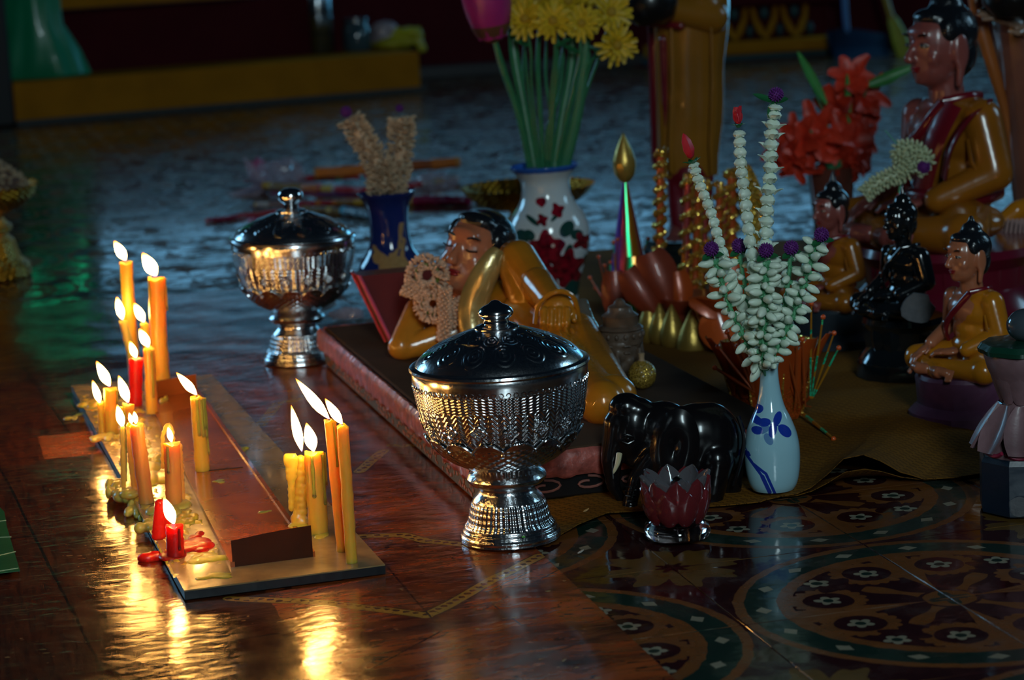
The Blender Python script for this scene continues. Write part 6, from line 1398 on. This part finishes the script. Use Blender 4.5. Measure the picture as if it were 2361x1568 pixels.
for i, (x, y) in enumerate(((1850, 782), (1812, 800), (1838, 760))): pin(tt, Vector((-.006-.006*i, 0, -.012)), PT(x, y, op.y-.045)-r0, .0016, PINO)
b = B(); b.tube([(0, 0, 0), (-.006, .012, -.010)], .002, 6); part('binding', b, PINO, tt)
tt = thing('beaded_pin_fan', 'fan of orange beaded pins leaning against the foil pot rim', 'ornament', PT(1740, 905, op.y-.065)); r0 = Vector(tt.location)
for i, (x, y) in enumerate(((1648, 848), (1676, 766), (1690, 738), (1700, 800), (1655, 800), (1715, 770))): pin(tt, Vector((0, .0005*i, 0)), PT(x, y, op.y-.07+.004*i)-r0, .0019, PINO)
c0, c1 = G(1826, 932, .012), G(1922, 1012, .008); tt = thing('fallen_pin', 'fallen beaded pin lying on gold cloth past the small vase', 'ornament', c0)
pin(tt, Vector(), c1-c0, .0019, PINM); b = B(); b.petal((0, 0, 0), (1, -1, 0), (0, 0, 1), .03, .006, 0, .001, 4); part('split_shaft', b, PINO, tt)
c0 = PT(1742, 500, oc2.y+.05); tt = thing('gold_mesh_leaf', 'pointed gold mesh leaf standing between the jasmine strands', 'ornament', c0)
b = B(); b.petal((0, 0, -.04), (-.1, 0, 1), (0, -1, 0), .12, .036, .05, .001, 8, .95, .35); part('leaf_blade', b, glitter('gold_mesh', (.35, .22, .03), (.9, .62, .12), .5, 420), tt); b = B(); b.tube([(0, 0, -.04), (.002, 0, .006-c0.z)], .0014, 6); part('stalk', b, PINO, tt)

# ================================================================== packets of incense on the floor behind
def stripemat(name, cols, seed, metal=0, rough=.25):
    m, nt, b_ = newmat(name); x, y, z, v = coords(nt, 'Generated'); r = nt.nodes.new('ShaderNodeValToRGB'); r.color_ramp.interpolation = 'CONSTANT'; e = r.color_ramp.elements; nt.links.new(x.v, r.inputs[0])
    e[0].color = (*cols[0][1], 1); e[1].position = cols[-1][0]; e[1].color = (*cols[-1][1], 1)
    for p, c in cols[1:-1]: q = r.color_ramp.elements.new(p); q.color = (*c, 1)
    nt.links.new(mixc(nt, tex(nt, v, 9, 3)*.5, r.outputs[0], (.05, .01, .02)), b_.inputs['Base Color']); setp(b_, rough=rough, coat=.5, metal=metal); bump(nt, b_, tex(nt, v, 14, 3), .5, .01); return m
OR_, RD_, YL_, PK_, GN_, WH_, TQ_, MR_ = (.9, .22, .012), (.60, .015, .03), (.9, .52, .03), (.8, .12, .3), (.04, .4, .1), (.8, .72, .72), (.03, .5, .75), (.34, .010, .07)
def packet(label, p, q, wpx, cols, zc, i, flat=.6, name='incense_packet', clearend=False):
    a, c = G(*p, zc), G(*q, zc); t = thing(name, label, 'packet', a, 0, None); d = c-a; kk = pxm(a); L = d.length; r = wpx*kk/2
    b = B(); n = 18
    pts = [Vector((L*j/n, .0012*math.sin(j*1.3), .0008*math.cos(j))) for j in range(n+1)]; b.tube(pts, [r*(.96+.08*math.sin(j*2.1+i)) for j in range(n+1)], 14)
    for v_ in b.bm.verts: v_.co.z *= flat; 
    o_ = part('wrapper', b, stripemat('printed_wrapper', cols, i), t); t.rotation_euler = (0, -math.asin(max(-1, min(1, d.z/L))), math.atan2(d.y, d.x))
    b = B(); b.tube([Vector((L*.999, 0, 0)), Vector((L+.003, 0, 0))], r*.86, 14); b.tube([Vector((-.003, 0, 0)), Vector((L*.001, 0, 0))], r*.86, 14)
    for v_ in b.bm.verts: v_.co.z *= flat
    part('end_cap', b, M('packet_end_%d' % i, cols[-1][1], .4), t)
    if clearend:
        b = B()
        for j in range(16):
            aa = j*.8; b.petal((-.002, 0, 0), (-1, math.cos(aa)*.9, math.sin(aa)*.6), (math.sin(aa), 0, math.cos(aa)), .05+.02*(j % 3), .03, .3*(-1)**j, .0004, 4)
        part('crinkled_cellophane', b, CELL, t)
    return t
CELL = M('crinkled_cellophane', (.50, .40, .50), .08, bmp=0, alpha=.45, coat=.8)
packet('long orange incense tube lying at the back of the packet pile', (728, 400), (1056, 374), 30, [(0, OR_), (.45, (.5, .10, .01)), (.8, OR_), (.97, (.8, .3, .05))], .035, 1, .9)
packet('dark red incense packet with green and blue bands', (690, 412), (860, 404), 28, [(0, RD_), (.3, MR_), (.5, GN_), (.55, YL_), (.6, RD_), (.82, TQ_), (.88, RD_)], .020, 2)
packet('gold incense packet with square yellow label', (612, 428), (850, 440), 26, [(0, YL_), (.08, (.4, .2, .02)), (.38, OR_), (.54, RD_), (.57, YL_), (.68, WH_), (.70, RD_), (.8, RD_)], .022, 3, .7, clearend=True)
packet('purple packet under the gold labelled one', (630, 446), (845, 450), 16, [(0, MR_), (.5, (.2, .03, .2)), (.9, MR_)], .010, 4)
packet('red and cream printed incense packet nearest the silver knob', (592, 472), (842, 466), 20, [(0, WH_), (.12, (.45, .25, .22)), (.25, RD_), (.55, OR_), (.6, RD_), (.7, OR_), (.75, (.4, .2, .05)), (.9, YL_)], .008, 5)
packet('thin gold tube lying before the printed packet', (700, 482), (862, 492), 17, [(0, (.3, .15, .01)), (.35, YL_), (.42, (.35, .18, .01)), (.8, (.3, .12, .01))], .007, 6, 1)
packet('short blue-capped tube beside the cobalt vase', (792, 486), (860, 496), 22, [(0, TQ_), (.12, (.02, .12, .2)), (.6, (.02, .08, .15)), (.9, TQ_)], .010, 7, 1)
packet('crimson foil packet at the golden tray side', (936, 462), (1080, 462), 34, [(0, YL_), (.15, MR_), (.5, (.22, .008, .06)), (.9, MR_)], .010, 8, .7)
packet('red white and yellow packet lying behind the dried sticks', (930, 430), (1052, 412), 24, [(0, RD_), (.3, WH_), (.5, GN_), (.55, YL_), (.7, WH_), (.9, WH_)], .030, 9, .6)
packet('thin maroon incense bundle pointing away from the pile', (478, 508), (700, 480), 11, [(0, MR_), (.3, RD_), (.9, RD_)], .005, 10, 1)
packet('crimson packet under the crumpled cellophane', (572, 418), (735, 428), 20, [(0, (.35, .01, .04)), (.4, MR_), (.9, RD_)], .012, 11, .6)
for i, (lab, cx, cy, R_, z_) in enumerate((('crumpled clear cellophane on top of the packet pile', 650, 398, 52, .04), ('small crumpled cellophane with pink tint at the pile end', 592, 392, 22, .035), ('crumpled clear plastic bag leaning on the red packets', 1000, 420, 50, .03), ('crinkled silver plastic beside the plinth corner', 800, 722, 44, .012), ('pink cellophane twist lying before the packet pile', 590, 508, 22, .008))):
    c = G(cx, cy, z_); t = thing('cellophane_wrap', lab, 'wrapper', c); kk = pxm(c); rnd = random.Random(i); b = B()
    b.ball((0, 0, 0), (R_*kk, R_*kk*.7, z_*.8), None, 22, 14)
    for v_ in b.bm.verts: n_ = noise.noise(v_.co*55+Vector((i*3, 0, 0)))+.6*noise.noise(v_.co*140); v_.co *= (1+.38*n_); v_.co.z = max(v_.co.z, -z_+.003)
    part('film', b, CELL if i not in (1, 4) else M('pink_cellophane', (.6, .12, .28), .08, bmp=0, alpha=.6, coat=.8), t, False)
    if i == 1: pass

# ================================================================== things on the far step
c = G(738, 124, SH); k = pxm(c)
STL = M('brushed_steel', (.32, .35, .38), .22, 1.0, vary=.2, bmp=.1)
t = thing('steel_flask', 'tall steel flask standing on the far yellow step', 'flask', (c.x, c.y+.03, SH)); b = B(); b.lathe([(0, 0), (34*k, 0), (36*k, 4*k), (35*k, 60*k), (36*k, 62*k), (35*k, 130*k), (30*k, 146*k), (24*k, 150*k), (24*k, 180*k), (0, 184*k)], 32); part('flask_body', b, STL, t); b = B(); b.lathe([(36*k, 44*k), (37.5*k, 46*k), (36*k, 48*k)], 32); b.lathe([(36*k, 92*k), (37.5*k, 94*k), (36*k, 96*k)], 32); part('ring', b, STL, t)
c = G(824, 118, SH); t = thing('glass_jar', 'squat dark glass jar beside the steel flask', 'jar', (c.x, c.y+.03, SH)); b = B(); b.lathe([(0, 0), (30*k, 0), (34*k, 6*k), (34*k, 52*k), (28*k, 60*k), (28*k, 68*k), (25*k, 68*k), (25*k, 60*k), (30*k, 50*k), (30*k, 8*k), (0, 6*k)], 32); part('jar_body', b, M('dark_bottle_glass', (.05, .09, .11), .08, coat=.8, bmp=0), t); b = B(); b.lathe([(29*k, 66*k), (31*k, 68*k), (31*k, 76*k), (0, 78*k)], 28); part('lid', b, STL, t)
c = G(925, 112, SH); YB = M('yellow_green_plastic', (.50, .42, .015), .35, vary=.5, vscale=20, coat=.2)
t = thing('crumpled_plastic_bag', 'crumpled yellow and white plastic bag slumped at the step end', 'bag', (c.x-.01, c.y+.03, SH))
def crumple(o_, amp, f): 
    for v_ in o_.data.vertices: n_ = noise.noise(Vector(v_.co)*f); v_.co += v_.normal*amp*n_
k = pxm(c)
q = blob('yellow_sheet', [('e', (-.01, 0, .02), (58*k, 40*k, 16*k)), ('c', (.0, -.01, .045), (.065, -.02, .05), 20*k, 20*k), ('c', (.06, -.02, .05), (.085, -.035, .0), 18*k, 11*k)], .004, YB, t, 2); crumple(q, .012, 22)
q = blob('white_sheet', [('e', (-.05, 0, .065), (34*k, 24*k, 22*k)), ('e', (-.06, 0, .035), (30*k, 24*k, 14*k))], .004, M('white_pink_plastic', (.45, .36, .40), .35, coat=.3, vary=.9, vscale=18), t, 2); crumple(q, .014, 24)
c = G(72, 183, SH); k = pxm(c); t = thing('green_plastic_bag', 'tall green plastic bag standing on the far step', 'bag', (c.x, c.y+.08, SH))
b = B(); b.lathe([(0, 0), (104*k, 0), (110*k, 6*k), (92*k, 60*k), (70*k, 120*k), (66*k, 190*k), (60*k, 260*k), (30*k, 300*k), (0, 306*k)], 48, rfun=lambda a, h: 1+.07*math.sin(5*a+h*7)+.04*math.sin(11*a-h*9)+.10*math.cos(a)*(1 if h < 80*k else .2))
for v_ in b.bm.verts: v_.co.y *= .5
part('bag_body', b, M('green_bag_plastic', (.006, .27, .115), .35, vary=.5, vscale=6, bmp=.3, bscale=12, coat=.2), t)
b = B(); b.tube([(-.03, 0, 290*k), (-.03, 0, 350*k), (.03, 0, 350*k), (.03, 0, 290*k)], .006, 8); part('bag_handle', b, bpy.data.materials['green_bag_plastic'], t)
c = G(1985, 134); k = pxm(c); t = thing('blue_dustpan', 'dark blue long-handled dustpan leaning at the far wall end', 'dustpan', (c.x, c.y, 0))
BL_ = M('navy_plastic', (.004, .022, .06), .4, bmp=0)
b = B(); b.grid(lambda u, v: Vector(((-62+u*126-(12*v if u < .5 else -0))*k, -.04+v*.10, (2+v*40+62*max(0, v-.55)*(1-abs(u-.3)))*k)), 10, 10, .004); part('pan', b, BL_, t)
for x0, x1, hh in ((-62, -58, 74), (60, 66, 36)): b = B(); b.poly([((x0)*k, -.04, 2*k), ((x0)*k, .06, 40*k), ((x0)*k, .06, (hh+20)*k), ((x0)*k, -.03, 14*k)]); bmesh.ops.solidify(b.bm, geom=list(b.bm.faces), thickness=.005); part('side_wall', b, BL_, t, False)
b = B(); b.tube([(-25*k, .06, 50*k), (-28*k, .07, 110*k), (-28*k, .09, 200*k)], 7*k, 10); part('handle', b, M('blue_handle_plastic', (.015, .10, .28), .35, bmp=0), t)
c = G(2088, 130); t = thing('yellow_broom', 'yellow soft broom standing on its bristles next to blue dustpan', 'broom', (c.x, c.y, 0))
b = B(); b.tube([(0, 0, 0.0), (-12*k, 0, 40*k), (-25*k, .01, 80*k), (-30*k, .01, 92*k)], [18*k, 19*k, 13*k, 8*k], 14, True, .6); part('bristles', b, M('yellow_bristle', (.36, .33, .015), .6, vary=.8, vscale=60, bmp=1.0, bscale=90), t)
b = B(); b.tube([(-28*k, .01, 85*k), (-62*k, .03, 210*k)], 7*k, 8); part('handle', b, M('ochre_handle', (.36, .22, .02), .45), t)
# green leaf lying on the mat at the picture edge
c = G(-30, 1260, .006); t = thing('green_leaf', 'big dark green leaf with pale veins lying on the mat', 'leaf', c); k = pxm(c)
b = B(); P_ = [G(x, y, .0072)-c for x, y in ((-120, 1120), (-10, 1160), (10, 1180), (16, 1215), (30, 1262), (46, 1316), (-10, 1322), (-120, 1318))]; b.poly(P_, .0006); part('leaf_blade', b, M('leaf_green_print', (.008, .115, .030), .35, vary=.6, vscale=40), t, False)
for i, (a, d_) in enumerate((((-20, 1240), (26, 1238)), ((-20, 1285), (36, 1272)), ((-20, 1205), (14, 1200)), ((-20, 1320), (42, 1310)))):
    b = B(); b.tube([G(*a, .0074)-c, G(*d_, .0074)-c], .0007, 5); part('leaf_vein', b, M('pale_leaf_vein', (.25, .38, .22), .5, bmp=0) if i == 0 else bpy.data.materials['pale_leaf_vein'], t)
# scraps
for i, (x, y, lab, c_) in enumerate(((1332, 1276, 'tiny white petal scrap near the glass lotus', (.5, .5, .48)), (2098, 1065, 'tiny pale petal scrap lying on the gold cloth', (.4, .42, .42)), (1345, 1180, 'curled tan petal scrap on the cloth by the elephant trunk', (.5, .33, .15)), (1470, 1118, 'small melted wax scrap at the elephant foot', (.4, .35, .3)))):
    c = G(x, y, .0055 if i in (1, 2, 3) else .0012); t = thing('petal_scrap', lab, 'scrap', c); b = B(); b.petal((0, 0, 0), (1, .4, .1), (0, 0, 1), .007, .0035, .3, .0006, 4); part('petal', b, M('scrap_%d' % i, c_, .5, bmp=0), t)
